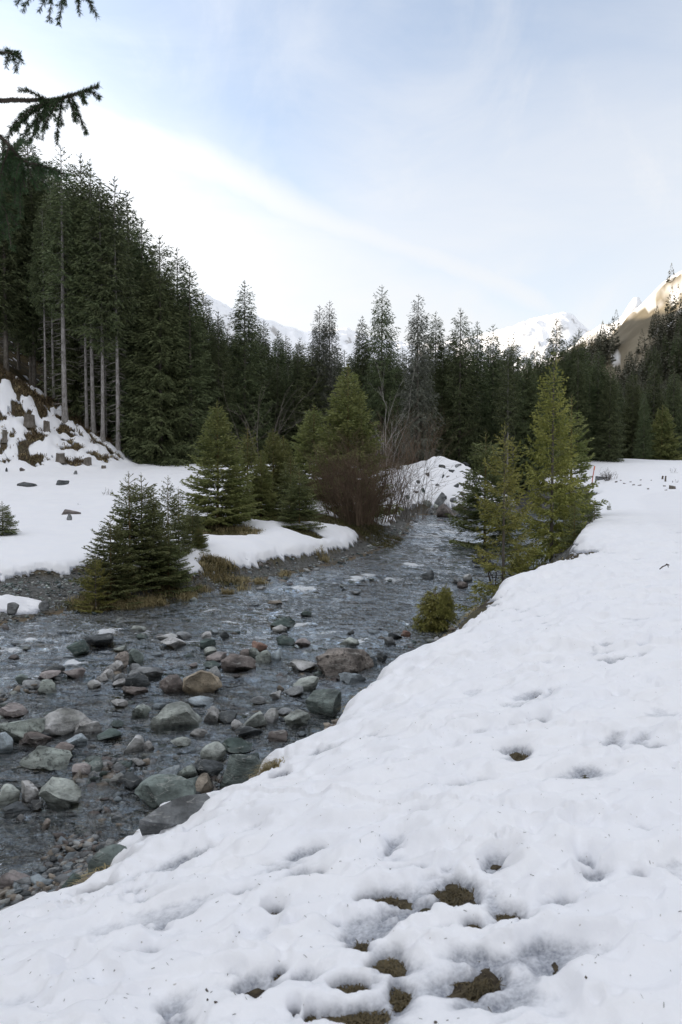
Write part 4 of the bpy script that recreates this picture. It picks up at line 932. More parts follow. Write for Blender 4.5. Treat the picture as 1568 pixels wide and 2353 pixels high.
S = 'river_stone'
ROCKS = [  # x0, x1, top, base, kind, label
 (86, 190, 1633, 1692, 'pale', 'big smooth pale grey boulder standing in the shallows beside a white wedge of stone', 6),
 (0, 88, 1654, 1704, 'mottled', 'large boulder blotched white and dark grey, next to the big smooth pale one', 12),
 (81, 113, 1672, 1695, 'blue', 'small blue-grey cobble between the blotched boulder and the big pale one', 7),
 (165, 226, 1655, 1692, 'white', 'white wedge-shaped stone leaning on the big smooth pale boulder', 12),
 (219, 273, 1677, 1703, 'darkgreen', 'rounded dark grey-green stone touching the white wedge', 6),
 (137, 190, 1689, 1718, 'blue', 'pale blue-grey angular stone in front of the white wedge', 10),
 (-18, 20, 1687, 1732, 'blue', 'blue-grey boulder cut by the picture edge below the blotched one', 8),
 (31, 99, 1693, 1713, 'brown', 'flat brown-grey slab lying in the pool before the blotched boulder', 12),
 (286, 326, 1694, 1729, 'pale', 'upright pale buff stone alone on the fine gravel of midstream', 8),
 (328, 352, 1704, 1723, 'white', 'small white stone beside the upright buff one', 7),
 (340, 452, 1617, 1674, 'palegreen', 'massive blue-green boulder with a pale flank in the middle of the stream', 11),
 (299, 341, 1619, 1649, 'mottled', 'blocky green-speckled stone standing against the massive blue-green boulder', 9),
 (252, 287, 1609, 1628, 'white', 'pale rounded cobble alone in the brown shallows', 6),
 (-10, 47, 1622, 1650, 'pink', 'pinkish-brown stone at the picture edge above the blotched boulder', 10),
 (149, 195, 1473, 1507, 'darkgreen', 'rounded dark green boulder at the foot of the upper riffle', 7),
 (190, 252, 1455, 1487, 'dark', 'black jagged double rock just below the white riffle', 16),
 (285, 324, 1491, 1527, 'teal', 'tall green-grey stone with a flat face, beside a leaning speckled one', 9),
 (258, 287, 1482, 1499, 'palegreen', 'pale turquoise rounded stone above the tall green-grey one', 7),
 (235, 278, 1517, 1546, 'white', 'oblong white stone with rusty specks', 7),
 (262, 292, 1500, 1536, 'speckled', 'speckled slab leaning on the tall green-grey stone', 12),
 (94, 138, 1527, 1551, 'dark', 'blue-black slate stone with a sloping top', 10),
 (79, 132, 1548, 1565, 'pink', 'long pale pinkish flat stone in front of the blue-black slate', 8),
 (140, 187, 1536, 1559, 'pink', 'layered brown and white stone beside the blue-black slate', 12),
 (45, 90, 1563, 1583, 'grey', 'low grey flat stone paired with a lumpy white-and-black one', 9),
 (82, 126, 1564, 1592, 'mottled', 'lumpy white-and-black stone at the end of the small rock bar', 14),
 (199, 228, 1563, 1583, 'pale', 'single pale cobble in the brown pool below the rock bar', 7),
 (230, 256, 1538, 1558, 'white', 'very white smooth cobble touching a grey one', 5),
 (218, 244, 1550, 1568, 'white', 'chalky blunt stone just before the very white smooth cobble', 9),
 (249, 287, 1546, 1568, 'grey', 'plain grey cobble between the white smooth one and the black-green rock', 8),
 (287, 338, 1547, 1581, 'dark', 'sharp black-green rock, darkest in the middle of the bar', 15),
 (277, 333, 1573, 1597, 'brown', 'oval brown-grey stone in front of the black-green rock', 7),
 (292, 367, 1540, 1562, 'grey', 'long low grey stone reaching back behind the black-green rock', 9),
 (294, 324, 1527, 1542, 'grey', 'small dark-mottled stone at the foot of the tall green-grey one', 8),
 (33, 59, 1550, 1568, 'teal', 'greenish stone at the outer end of the rock bar near the picture edge', 8),
 (257, 289, 1560, 1578, 'white', 'whitish wedge under the black-green rock', 11),
 (364, 422, 1471, 1489, 'white', 'long flat white-topped slab near midstream', 8),
 (359, 402, 1458, 1474, 'pale', 'pale flattened stone just upstream of the white-topped slab', 8),
 (311, 338, 1455, 1469, 'darkgreen', 'dark green low stone near the splashing riffle', 8),
 (505, 585, 1504, 1544, 'brown', 'big rounded reddish-brown boulder midstream', 8),
 (417, 504, 1536, 1593, 'ochre', 'broken ochre slab with a rough split face', 17),
 (366, 424, 1552, 1592, 'brown', 'wet dark brown angular rock beside the ochre slab', 14),
 (473, 509, 1533, 1560, 'grey', 'round grey cobble behind the ochre slab', 6),
 (578, 614, 1473, 1497, 'rust', 'tan and rust coloured stone topping the midstream cluster', 9),
 (573, 606, 1488, 1513, 'mottled', 'green-flecked round stone in the midstream cluster', 8),
 (584, 624, 1494, 1525, 'mottled', 'cracked grey-green stone in front of the green-flecked round one', 11),
 (550, 577, 1490, 1508, 'brown', 'dark brown blunt stone at the edge of the midstream cluster', 10),
 (620, 648, 1491, 1519, 'blue', 'blue-grey pointed stone next to the cracked grey-green one', 9),
 (634, 677, 1459, 1483, 'darkgreen', 'dark green cube-like boulder above the midstream cluster', 13),
 (676, 714, 1466, 1485, 'pink', 'pinkish-grey smooth stone beside the dark green cube', 7),
 (620, 679, 1417, 1443, 'darkgreen', 'mossy dark boulder, first big one below the far riffles', 10),
 (625, 659, 1434, 1452, 'pale', 'pale stone tucked under the mossy dark boulder', 9),
 (466, 497, 1486, 1508, 'palegreen', 'egg-shaped pale green-grey cobble', 5),
 (458, 492, 1469, 1490, 'darkgreen', 'dark green flat-faced stone above the egg-shaped cobble', 12),
 (503, 526, 1450, 1466, 'dark', 'dark blocky little stone in the upstream patch of cobbles', 11),
 (461, 485, 1452, 1466, 'pale', 'pale round cobble in the upstream patch', 7),
 (483, 500, 1446, 1458, 'blue', 'bluish flat stone in the upstream patch of cobbles', 9),
 (404, 437, 1453, 1468, 'grey', 'greenish-grey flat stone outside the upstream patch', 8),
 (470, 518, 1501, 1519, 'pink', 'flat pink slab barely above the water', 9),
 (467, 506, 1521, 1537, 'darkgreen', 'low dark green hump awash behind the ochre slab', 7),
 (727, 857, 1490, 1550, 'speckled', 'huge gravelly brown boulder with moss on its top, below the snowbank', 7),
 (664, 730, 1522, 1544, 'pale', 'flat pale rock half under water before the huge gravelly boulder', 9),
 (672, 732, 1554, 1586, 'palegreen', 'dome-shaped pale grey-green boulder', 6),
 (637, 652, 1574, 1588, 'tan', 'little tan cobble beside the dome-shaped boulder', 8),
 (650, 696, 1576, 1601, 'grey', 'dark rough stones\' jagged top next to the dome-shaped boulder', 15),
 (700, 778, 1588, 1649, 'teal', 'big slate-teal slab standing on edge against the snow', 5),
 (653, 710, 1632, 1671, 'palegreen', 'greenish block with a cracked side next to the slab on edge', 13),
 (634, 672, 1628, 1645, 'grey', 'thin grey flat stone behind the greenish cracked block', 10),
 (606, 639, 1628, 1659, 'pale', 'pale fin-shaped stone leaning by the banded round boulder', 12),
 (550, 613, 1636, 1672, 'palegreen', 'round pale green boulder with light banding', 6),
 (463, 504, 1622, 1659, 'white', 'white pointed wedge tilted in the stream', 13),
 (499, 540, 1634, 1661, 'dark', 'dark grey angular stone between the white pointed wedge and the banded boulder', 11),
 (530, 556, 1654, 1676, 'white', 'white and brown cobble before the banded round boulder', 8),
 (538, 600, 1670, 1694, 'dark', 'smooth oval slate-black stone in open water', 6),
 (433, 473, 1673, 1693, 'white', 'flat white hooked stone in the ripples', 13),
 (616, 660, 1680, 1704, 'brown', 'brown-grey rough stone where the snowbank meets the water', 11),
 (573, 609, 1605, 1617, 'grey', 'dark sliver of rock awash in the bright water', 8),
 (618, 645, 1587, 1606, 'pale', 'light flat-based stone in the bright water', 9),
 (432, 485, 1604, 1624, 'blue', 'two-humped blue-grey stone behind the massive boulder', 10),
 (303, 436, 1788, 1861, 'teal', 'great smooth teal boulder lying against the snow edge', 3),
 (500, 627, 1732, 1822, 'teal', 'largest green pitted boulder under the snow overhang', 11),
 (436, 508, 1748, 1788, 'dark', 'dark grey flat-topped stone wedged beside the green pitted boulder', 9),
 (459, 514, 1712, 1750, 'palegreen', 'blue-green smooth stone above the dark flat-topped one', 6),
 (506, 575, 1701, 1731, 'darkgreen', 'dark low rock between the blue-green stone and the snow', 11),
 (355, 407, 1766, 1795, 'blue', 'light blue-grey stone behind the great teal boulder', 8),
 (404, 449, 1759, 1795, 'mottled', 'white-spotted stone squeezed behind the great teal boulder', 12),
 (421, 460, 1789, 1814, 'teal', 'small teal stone on the shoulder of the great teal boulder', 6),
 (446, 488, 1782, 1826, 'tan', 'tan layered stone stuck upright in the snow edge', 14),
 (36, 142, 1723, 1771, 'mottled', 'broad grey-white boulder with a sloping top at the edge of the clear pool', 10),
 (122, 161, 1712, 1742, 'brown', 'brownish knob of rock behind the broad grey-white boulder', 11),
 (86, 170, 1797, 1855, 'palegreen', 'long pale green stone lying diagonally in the clear pool', 8),
 (43, 86, 1801, 1844, 'white', 'white square-cut block in the clear pool', 12),
 (-8, 34, 1808, 1847, 'palegreen', 'rounded pale green stone at the picture edge in the clear pool', 5),
 (70, 93, 1840, 1859, 'grey', 'grey cobble at the foot of the white square-cut block', 7),
 (0, 54, 1853, 1876, 'dark', 'dark flat stone awash at the rim of the clear pool', 10),
 (160, 202, 1760, 1784, 'pink', 'pinkish flat cobble on the gravel tongue', 9),
 (273, 323, 1782, 1817, 'dark', 'dark ridged stone in the current before the great teal boulder', 13),
 (252, 282, 1780, 1800, 'pale', 'pale round stone just upstream of the dark ridged one', 7),
 (-6, 68, 2010, 2050, 'pink', 'pinkish-brown boulder on the gravel at the corner of the bank', 9),
 (95, 112, 1885, 1905, 'speckled', 'speckled knob sticking out of the clear brown pool', 9),
 (36, 52, 1872, 1886, 'white', 'little white pebble-like stone alone in the clear brown pool', 7),
 (971, 1002, 1310, 1330, 'dark', 'dark pyramid-like rock in the upper reach', 12),
 (1089, 1132, 1276, 1296, 'dark', 'dark flat rock under the sparse olive spruce', 11),
 (1066, 1088, 1318, 1337, 'pale', 'pale stone in the cobble heap by the dead twig', 11),
 (1042, 1068, 1324, 1341, 'grey', 'grey cobble in the heap by the dead twig', 9),
 (1052, 1076, 1336, 1350, 'brown', 'brown cobble lowest in the heap by the dead twig', 9),
 (921, 944, 1448, 1463, 'rust', 'red stone at the water edge under the snowbank', 8),
 (892, 925, 1452, 1468, 'dark', 'dark flat stone touching the red one', 9),
 (884, 912, 1463, 1482, 'grey', 'grey rounded stone below the red one', 7),
 (838, 868, 1498, 1530, 'blue', 'bluish stone on the snow side of the huge gravelly boulder', 9),
 (866, 892, 1500, 1522, 'dark', 'dark wet stone between the bluish one and the snow', 9),
 (780, 842, 1548, 1570, 'blue', 'long low bluish stone under the huge gravelly boulder', 8),
 (690, 716, 1402, 1416, 'darkgreen', 'dark wet hump in the far riffle', 8),
 (780, 826, 1465, 1485, 'palegreen', 'pale turquoise flat stone above the huge gravelly boulder', 7),
]
def lay_rocks():
    for r in ROCKS:
        x0, x1, yt, yb, k, lab, cuts = r
        dep = 1.0 if (x1 - x0) < 60 else .8
        boulder(S, x0, x1, yt, yb, k, lab, cuts + 2, .10 if cuts > 6 else .06, dep, .30, sub=4 if (x1 - x0) > 50 else 3)
    bd = 'boulder'; g = 'boulders in the rock mound'
    # the slabs half buried in the snow edge of the near bank
    gb = 'rocks in the snow edge'
    def zs(X, Y):
        z = .3
        for _ in range(4): p = E(X, Y, z); z = .5 * z + .5 * G1(p[0], p[1])
        return z
    boulder('rock_slab', 318, 470, 1850, 1955, 'grey', 'long arched grey slab sticking out of the snow edge', 9, .06, .55, .35, z=zs(394, 1930) + .04, rz=.75, group=gb, cat='rock')
    boulder('rock_slab', 205, 300, 1955, 2022, 'teal', 'flat grey-green slab under a strip of snow on the gravel', 10, .05, .7, .35, z=zs(252, 2010) + .04, rz=.6, group=gb, cat='rock')
    boulder('rock_slab', 165, 262, 2012, 2056, 'tan', 'tan flat slab with yellow grass at its rim in the snow', 9, .04, .8, .35, z=zs(213, 2045) + .04, rz=.5, group=gb, cat='rock')
    boulder('rock_slab', 139, 186, 2018, 2052, 'darkgreen', 'small dark green rock beside the tan flat slab', 11, .05, .8, .3, z=zs(162, 2045) + .04, group=gb, cat='rock')
    for x0, x1, yt, yb, k, lab in ((1003, 1046, 1160, 1191, 'brown', 'biggest rusty black boulder at the head of the visible stream'), (997, 1026, 1133, 1158, 'grey', 'triangular grey boulder above the rusty black one'),
            (967, 994, 1150, 1167, 'palegreen', 'flat grey-green boulder in the snow of the mound'), (995, 1008, 1158, 1170, 'palegreen', 'small green boulder between the flat one and the rusty black one'),
            (1074, 1105, 1158, 1188, 'dark', 'dark boulder with a cap of snow by the dark young spruce'), (976, 988, 1086, 1096, 'brown', 'small brown stone high on the snowy mound'),
            (1024, 1036, 1094, 1104, 'brown', 'squarish brown stone in the middle of the snowy mound'), (1015, 1022, 1090, 1102, 'dark', 'narrow dark stone beside the squarish brown one'),
            (1044, 1052, 1094, 1102, 'brown', 'tiny brown stone up the slope from the squarish one'), (969, 980, 1122, 1134, 'darkgreen', 'small green stone at the brush side of the mound'),
            (1062, 1080, 1062, 1071, 'dark', 'dark slab at the crest of the snowy mound'), (1030, 1048, 1080, 1088, 'dark', 'thin dark slab below the crest of the mound'),
            (955, 968, 1104, 1114, 'dark', 'dark stone where the brush meets the snowy mound'), (1000, 1014, 1112, 1120, 'grey', 'grey stone at mid height of the snowy mound'), (1040, 1056, 1112, 1124, 'dark', 'dark broad stone on the spruce side of the mound'), (985, 1000, 1104, 1110, 'dark', 'thin dark ledge on the upper face of the mound'), (1056, 1072, 1130, 1142, 'brown', 'brown stone half hidden by the dark young spruce on the mound'), (1014, 1028, 1140, 1150, 'dark', 'dark stone just above the rusty black boulder'), (1034, 1050, 1144, 1156, 'grey', 'grey stone uphill of the rusty black boulder, on its spruce side'), (950, 962, 1128, 1136, 'brown', 'brown stone among the twigs low on the mound'),
            (1008, 1024, 1068, 1076, 'dark', 'dark edge of rock on the ridge of the mound'), (1046, 1062, 1066, 1074, 'grey', 'grey slab second from the crest of the mound'),
            (945, 958, 1158, 1168, 'grey', 'grey boulder low on the mound by the willow tips'), (980, 996, 1168, 1178, 'grey', 'grey stone on the water side of the mound foot'), (1048, 1066, 1176, 1190, 'dark', 'dark stone between the rusty black boulder and the snow-capped one'),
            (930, 944, 1138, 1148, 'darkgreen', 'dark stone on the mound behind the willow tips'), (1028, 1034, 1122, 1130, 'teal', 'little green stone alone in the mound\'s open snow')):
        y = 52.5 if yb > 1150 else 53 + (1150 - yb) / 100 * 5.5
        # find where the sight line meets the mound
        p = on_ground((x0 + x1) / 2, yb, 48, 66, .1); yy = p[1]
        w = (x1 - x0) / F * yy; h = (yb - yt) / F * yy
        me = stone_mesh('boulder', int(x0 * 3 + yb), w, w * .8, h * 1.5, k, 11, .06, 3); smooth_by_angle(me)
        o = add('boulder', me, loc=(p[0], p[1] + w * .2, p[2] + h * .35), rz=random.Random(x0).uniform(-.4, .4)); tag(o, lab, 'boulder', g)
        if 'cap of snow' in lab:
            V, Fc = ICO[3]; V = V * np.array([w * .42, w * .4, h * .22]) * (1 + .15 * pn(V[:, 0] * 3, V[:, 1] * 3, 5))[:, None]
            c = add('snow_cap', mesh_np('snow_cap', V, [Fc], [bpy.data.materials['snow_plain']], smooth=True), o, (0, 0, h * .68))
    # stones that stick out of the meadow snow
    gm = 'stones in the meadow snow'
    for x0, x1, yt, yb, k, lab in ((38, 80, 1110, 1119, 'dark', 'long black stone showing through the meadow snow below the slope'), (124, 156, 1104, 1116, 'dark', 'dark rough stone with a snow hood in the upper meadow'), (136, 184, 1172, 1184, 'brown', 'brown flat stone in the middle of the meadow'),
            (151, 165, 1182, 1198, 'grey', 'grey stone just below the brown flat one in the meadow'), (12, 18, 1075, 1085, 'dark', 'small dark stone at the foot of the slope near the picture edge'), (45, 58, 1075, 1084, 'brown', 'small brown stone at the foot of the slope'), (168, 178, 1082, 1092, 'grey', 'pointed grey stone between the slope and the dark rough one'), (12, 42, 1386, 1402, 'grey', 'grey stone lying in the slab of snow on the gravel bar'), (88, 112, 1382, 1396, 'grey', 'grey stone at the edge of the slab of snow on the gravel bar')):
        p = on_ground((x0 + x1) / 2, yb, 14, 75, .15); yy = p[1]
        w = (x1 - x0) / F * yy; h = max(.25 * w, (yb - yt) / F * yy)
        me = stone_mesh('field_stone', int(x0 * 3 + yb), w, w * .8, h * 1.8, k, 10, .06, 3); smooth_by_angle(me)
        tag(add('field_stone', me, loc=(p[0], p[1] + w * .2, p[2] + h * .2)), lab, 'stone', gm)

COLW = {'pale': 'pale grey', 'palegreen': 'pale green-grey', 'teal': 'teal-grey', 'dark': 'blackish', 'darkgreen': 'dark green', 'blue': 'blue-grey', 'brown': 'brown', 'grey': 'grey', 'white': 'whitish', 'pink': 'pinkish', 'mottled': 'mottled', 'tan': 'tan'}
def scatter():
    """the smaller countable stones of the bed, then pebbles and gravel as one mass"""
    rg = random.Random(99); npr = np.random.default_rng(99)
    keys = ['grey'] * 5 + ['blue'] * 3 + ['palegreen'] * 3 + ['dark'] * 3 + ['darkgreen'] * 2 + ['pale'] * 3 + ['brown'] * 2 + ['white', 'pink', 'mottled', 'teal', 'tan']
    protos = {}
    for k in set(keys):
        protos[k] = [stone_mesh('river_stone', 700 + i * 17 + len(k), 1, rg.uniform(.6, .85), rg.uniform(.32, .55), k, rg.randint(8, 16), .10, 3) for i in range(3)]
        for m in protos[k]: smooth_by_angle(m)
    marks = [(x, y, r, l) for x, y, r, l in STN]
    used = {}; n = 0; tries = 0
    BANDS = [(0, 700, 1560, 1800, 60), (0, 560, 1470, 1620, 45), (300, 720, 1440, 1560, 30), (0, 330, 1700, 1850, 30), (520, 1060, 1330, 1480, 18), (700, 1150, 1200, 1340, 18)]
    tot = sum(b[4] for b in BANDS)
    for bx0, bx1, by0, by1, cnt in BANDS:
        c = 0; tries = 0
        while c < cnt and tries < 4000:
            tries += 1
            X, Y = rg.uniform(bx0, bx1), rg.uniform(by0, by1); p = E(X, Y, .03)
            p[2] = float(zw(p[1])); x, y = p[0], p[1]
            w = min(.42, .055 + .17 * rg.random() ** 2.2) * (1 if Y > 1450 else 1.9)
            dR, _ = pdist(np.array([x]), np.array([y]), RE); dL, _ = pdist(np.array([x]), np.array([y]), LE)
            if dR[0] > -.15 or -dL[0] > -.1: continue
            if any((x - a) ** 2 + (y - b) ** 2 < (r + w * .45) ** 2 for a, b, r, _ in STN): continue
            k = rg.choice(keys); me = protos[k][rg.randrange(3)]
            gz = G1(x, y)
            zc = max(gz + .25 * w * .4, p[2] - .02 + rg.uniform(-.03, .05) * w / .2)
            near = sorted(marks, key=lambda m: (m[0] - x) ** 2 + (m[1] - y) ** 2)[:3]
            sz = 'small' if w > .13 else 'little'
            opts = []
            for q in near:
                l = q[3]; short = ' '.join(l.split(' ')[:5]) if False else SHORT(l)
                rel = 'just upstream of' if q[1] < y - .15 else ('just downstream of' if q[1] > y + .15 else 'close beside')
                opts.append(f'{sz} {COLW[k]} stone {rel} the {short}')
            opts = [o for o in opts if len(o.split()) <= 16] or [' '.join(opts[0].split()[:16])]; lab = next((o for o in opts if o not in used), opts[0]); used[lab] = 1
            o = add('river_stone', me, loc=(x, y, zc), rz=rg.uniform(0, 6.28), sc=(w, w, w * rg.uniform(.55, .95))); tag(o, lab, 'stone', 'stones of the stream bed')
            STN.append((x, y, w * .5, lab)); c += 1; n += 1
    # pebbles: shore, spit and shallow bed
    def mass(name, label, N, gen, size, cols, up=.08):
        V0, F0 = ICO[1]; F0 = F0
        pts = gen(N); N = len(pts); s = size(N) * np.maximum(1, pts[:, 1] / 17); out = np.empty((N, len(V0), 3), np.float32)
        a = npr.uniform(0, 6.28, N); ca, sa = np.cos(a), np.sin(a)
        ax = np.stack([npr.uniform(.8, 1.3, N), npr.uniform(.55, 1, N), npr.uniform(.30, .6, N)], 1)
        B = V0[None] * (1 + .28 * npr.normal(size=(N, len(V0), 1))).clip(.6, 1.4) * ax[:, None] * s[:, None, None] * .5
        t = npr.normal(0, .25, N)[:, None]; B[:, :, 2] += B[:, :, 0] * t
        out[:, :, 0] = B[:, :, 0] * ca[:, None] - B[:, :, 1] * sa[:, None] + pts[:, None, 0]
        out[:, :, 1] = B[:, :, 0] * sa[:, None] + B[:, :, 1] * ca[:, None] + pts[:, None, 1]
        out[:, :, 2] = B[:, :, 2] + pts[:, None, 2] + s[:, None] * up
        fc = (F0[None] + (np.arange(N) * len(V0))[:, None, None]).reshape(-1, 3)
        mi = np.repeat(npr.choice(len(cols), N), len(F0))
        me = mesh_np(name, out.reshape(-1, 3), [fc], [M['st_' + c] for c in cols], mi=mi)
        tag(add(name, me), label, 'gravel', kind='stuff')
    def gen(n, sel):
        def g(N):
            X = npr.uniform(-40, 1200, n); Yf = 1190 + (2120 - 1190) * npr.random(n) ** .85
            d = 2.95 * F / (Yf - HOR); x = (X - CX) / F * d; y = d
            gz, dR, dL, gw, w, hl = lie(x, y); T = bareness(x, y, dR, dL, gw, hl)
            ok = sel(x, y, gz, dR, dL, gw, w, T); P = np.stack([x, y, gz], 1)[ok]
            return P[:N]
        return g
    mix = ['grey', 'blue', 'dark', 'palegreen', 'darkgreen', 'pale', 'brown', 'teal']
    mass('shore_gravel', 'grey angular gravel along the water on both banks', 6500, gen(90000, lambda x, y, g, dR, dL, gw, w, T: (T < .0) & (g > w - .03) & (dR < .15) & (dL < gw + .3) & (dL > -2) ), lambda N: npr.uniform(.03, .10, N) * npr.uniform(.5, 1.3, N), mix)
    mass('near_gravel', 'fine grey gravel at the foot of the near snowbank', 13000, lambda N: gen_near(npr, N), lambda N: npr.uniform(.012, .04, N) * npr.uniform(.7, 1.7, N), ['grey', 'blue', 'dark', 'grey', 'teal', 'pale'])
    mass('shallow_cobbles', 'flat brown and grey cobbles half awash in the near shallows', 7000, gen(60000, lambda x, y, g, dR, dL, gw, w, T: (g > w - .14) & (dR < -.1) & (dL < 0) & (y < 13.5)), lambda N: npr.uniform(.025, .085, N) * npr.uniform(.6, 1.6, N), ['grey', 'brown', 'tan', 'blue', 'grey', 'pale', 'dark'], .34)
    mass('bed_pebbles', 'submerged and half-awash cobbles of the stream bed', 12000, gen(40000, lambda x, y, g, dR, dL, gw, w, T: (g <= w + .02) & (dR < np.where(y < 9, -1.5, 0)) & (dL < 0) & (y < 26)), lambda N: npr.uniform(.04, .16, N) * npr.uniform(.5, 1.5, N), mix + ['tan', 'brown', 'tan', 'brown', 'grey'], .22)
def gen_near(npr, N):
    x = npr.uniform(-5.5, .6, N * 10); y = npr.uniform(2.5, 9, N * 10)
    g, dR, dL, gw, w, hl = lie(x, y); ok = (dR < .12) & (dR > -2.4) & (npr.random(len(x)) < np.exp(dR / 1.2) + .03) & (g > -.09)
    return np.stack([x, y, g], 1)[ok][:N]
SHORTS = {}
def SHORT(l):
    """the head of a named stone's label, up to its first clause"""
    for cut in (' standing', ' leaning', ' touching', ' between', ' in the', ' cut by', ' lying', ' alone', ' beside', ' next to', ' at the', ' just', ' with', ',', ' paired', ' on the', ' reaching', ' under', ' near', ' midstream', ' behind', ' before', ' topping', ' above', ' tucked', ' outside', ' barely', ' awash', ' half', ' against', ' by the', ' where', ' wedged', ' squeezed', ' stuck', ' sticking', ' below', ' blotched'):
        i = l.find(cut)
        if i > 8: l = l[:i]
    return l
def mk_plain_snow():
    m, t, out = mat('snow_plain'); P = t('ShaderNodeNewGeometry').outputs['Position']
    pbsdf(t, out, (.87, .87, .885), .65, .25, bump(t, t.noise(P, 14, 4), .3, .03))
mk_plain_snow()
lay_rocks(); scatter(); make_water()

# ------------------------------------------------------------------ brush, grass, stumps and small things
def twiggy(tb, rng, base, dirv, L, r, depth, spread, n=5, droop=0.0, kids=(3, 5), nside=3):
    d = np.array(dirv, float); d /= np.linalg.norm(d); pts = [np.array(base, float)]
    for i in range(n):
        d = d + rng.normal(0, .10, 3) + np.array([0, 0, -droop]); d /= np.linalg.norm(d); pts.append(pts[-1] + d * L / n)
    tb.add(pts, r, r * .35, nside)
    if depth:
        for _ in range(rng.integers(*kids) if kids[1] > kids[0] else kids[0]):
            i = rng.integers(1, n + 1); u = pts[i] - pts[i - 1]; u /= np.linalg.norm(u)
            v = u + rng.normal(0, spread, 3); v[2] = v[2] * .7 + .25
            twiggy(tb, rng, pts[i], v, L * rng.uniform(.35, .6), r * .5, depth - 1, spread, max(3, n - 1), droop, kids, 3)
def shrub(name, loc, seed, stems, height, fan, r, mat_, label, depth=2, rad=.4, droop=.0, kids=(3, 6), spread=.45, cat='shrub', group=None, elong=(1, 1)):
    rng = np.random.default_rng(seed); o = bpy.data.objects.new(name, None); COL.objects.link(o); o.location = tuple(loc); tag(o, label, cat, group)
    tb = TB()
    for _ in range(stems):
        a = rng.uniform(0, 6.283); f = fan * rng.random() ** .6; b = np.array([math.cos(a) * rad * rng.random() * elong[0], math.sin(a) * rad * rng.random() * elong[1], 0])
        twiggy(tb, rng, b, (math.cos(a) * f * elong[0], math.sin(a) * f * elong[1], 1), height * rng.uniform(.6, 1.05), r * rng.uniform(.6, 1.1), depth, spread, 6, droop, kids)
    add('branches_mass' if False else 'branchwork', tb.mesh('branchwork', M[mat_]), o)['kind'] = 'stuff'
    return o
def make_brush():
    p = foot(822, 33)
    shrub('willow_bush', (p[0], p[1] - .8, p[2]), 1, 230, 2.7, .40, .013, 'twig_red', 'wide leafless red-brown willow bush overhanging the stream', 2, 1.5, .02, (3, 6), .42, 'bush')
    p = foot(935, 44); shrub('leafless_shrub', p, 2, 26, 3.6, .55, .022, 'twig_grey', 'thin leafless shrub with dark twigs against the snowy mound', 2, .6, .0, (3, 6), .5, 'shrub')
    p = foot(965, 47); shrub('leafless_shrub', p, 3, 12, 2.6, .6, .018, 'twig_red', 'small leafless shrub on the water side of the snowy mound', 2, .4, .0, (3, 5), .5, 'shrub')
    p = foot(885, 52); shrub('birch_tree', p, 4, 5, 5.6, .30, .028, 'birch', 'pale leafless multi-stemmed birch behind the willow bush', 3, .25, -.01, (3, 5), .4, 'tree')
    p = foot(960, 62); shrub('leafless_shrub', p, 5, 40, 3.6, .6, .016, 'twig_red', 'brownish leafless brush on top of the mound', 2, 1.8, .0, (3, 5), .5, 'shrub', elong=(1.4, .7))
    p = foot(905, 60); shrub('leafless_shrub', p, 6, 26, 4.0, .5, .015, 'twig_red', 'tall leafless brush between the birch and the mound', 2, 1.6, .0, (3, 5), .5, 'shrub')
    p = foot(600, 60); shrub('leafless_tree', p, 7, 4, 7.0, .30, .035, 'bark', 'bare grey leafless tree in front of the dark wood, behind the young spruces', 3, .3, .01, (3, 5), .45, 'tree')
    p = foot(575, 58); shrub('leafless_tree', p, 17, 2, 5.0, .5, .03, 'bark', 'leaning bare sapling beside the grey leafless tree', 3, .3, .01, (3, 4), .45, 'tree')
    # the broken dead branch that stands in the water under the bank
    rng = np.random.default_rng(9); o = bpy.data.objects.new('dead_branch', None); COL.objects.link(o); p = E(1145, 1340, .3); o.location = (p[0], p[1] + .6, 0)
    tag(o, 'dark broken dead branch sticking out of the water beside the sparse olive spruce', 'branch'); tb = TB()
    tb.add([(0, 0, 0), (-.10, 0, .35), (-.16, 0, .62), (-.30, .05, 1.05)], .03, .012, 5); tb.add([(-.16, 0, .62), (0, .1, .35), (.02, .1, .1)], .014, .008, 4)
    tb.add([(0, 0, .1), (.35, .1, .28), (.8, .2, .45)], .016, .006, 4); tb.add([(-.05, 0, .2), (-.3, -.05, .30)], .010, .005, 4); tb.add([(.05, 0, .15), (.06, -.05, .5)], .02, .012, 4)
    add('wood', tb.mesh('wood', M['bark_dark']), o)

def blades(name, centres, label, col, n_each, h, spread, w=.006, droop=.5, seed=0, cat='grass'):
    rng = np.random.default_rng(seed); C = np.repeat(np.asarray(centres, float), n_each, 0); n = len(C)
    B = C + np.stack([rng.normal(0, 1, n), rng.normal(0, 1, n), np.zeros(n)], 1) * np.repeat(np.broadcast_to(spread, len(centres)), n_each)[:, None]
    B[:, 2] = lie(B[:, 0], B[:, 1])[0] - .01 if cat == 'grass' else B[:, 2]
    a = rng.uniform(0, 6.283, n); H = np.repeat(np.broadcast_to(h, len(centres)), n_each) * rng.uniform(.4, 1.1, n); lean = rng.uniform(.1, 1.0, n) * droop * 2
    d = np.stack([np.cos(a), np.sin(a), np.zeros(n)], 1); s = np.stack([-np.sin(a), np.cos(a), np.zeros(n)], 1) * (w * rng.uniform(.6, 1.3, n))[:, None]
    m1 = B + d * (H * lean * .35)[:, None] + np.array([0, 0, 1.0]) * (H * .62)[:, None]; m2 = B + d * (H * lean)[:, None] + np.array([0, 0, 1.0]) * (H * (1 - .55 * np.minimum(lean, 1.2)))[:, None]
    V = np.stack([B - s, B + s, m1 + s * .8, m1 - s * .8, m2], 1).reshape(-1, 3); i = np.arange(n)[:, None] * 5
    me = mesh_np(name, V, [i + np.array([[0, 1, 2, 3]]), i + np.array([[3, 2, 4]])], [col])
    tag(add(name, me), label, 'grass', kind='stuff')
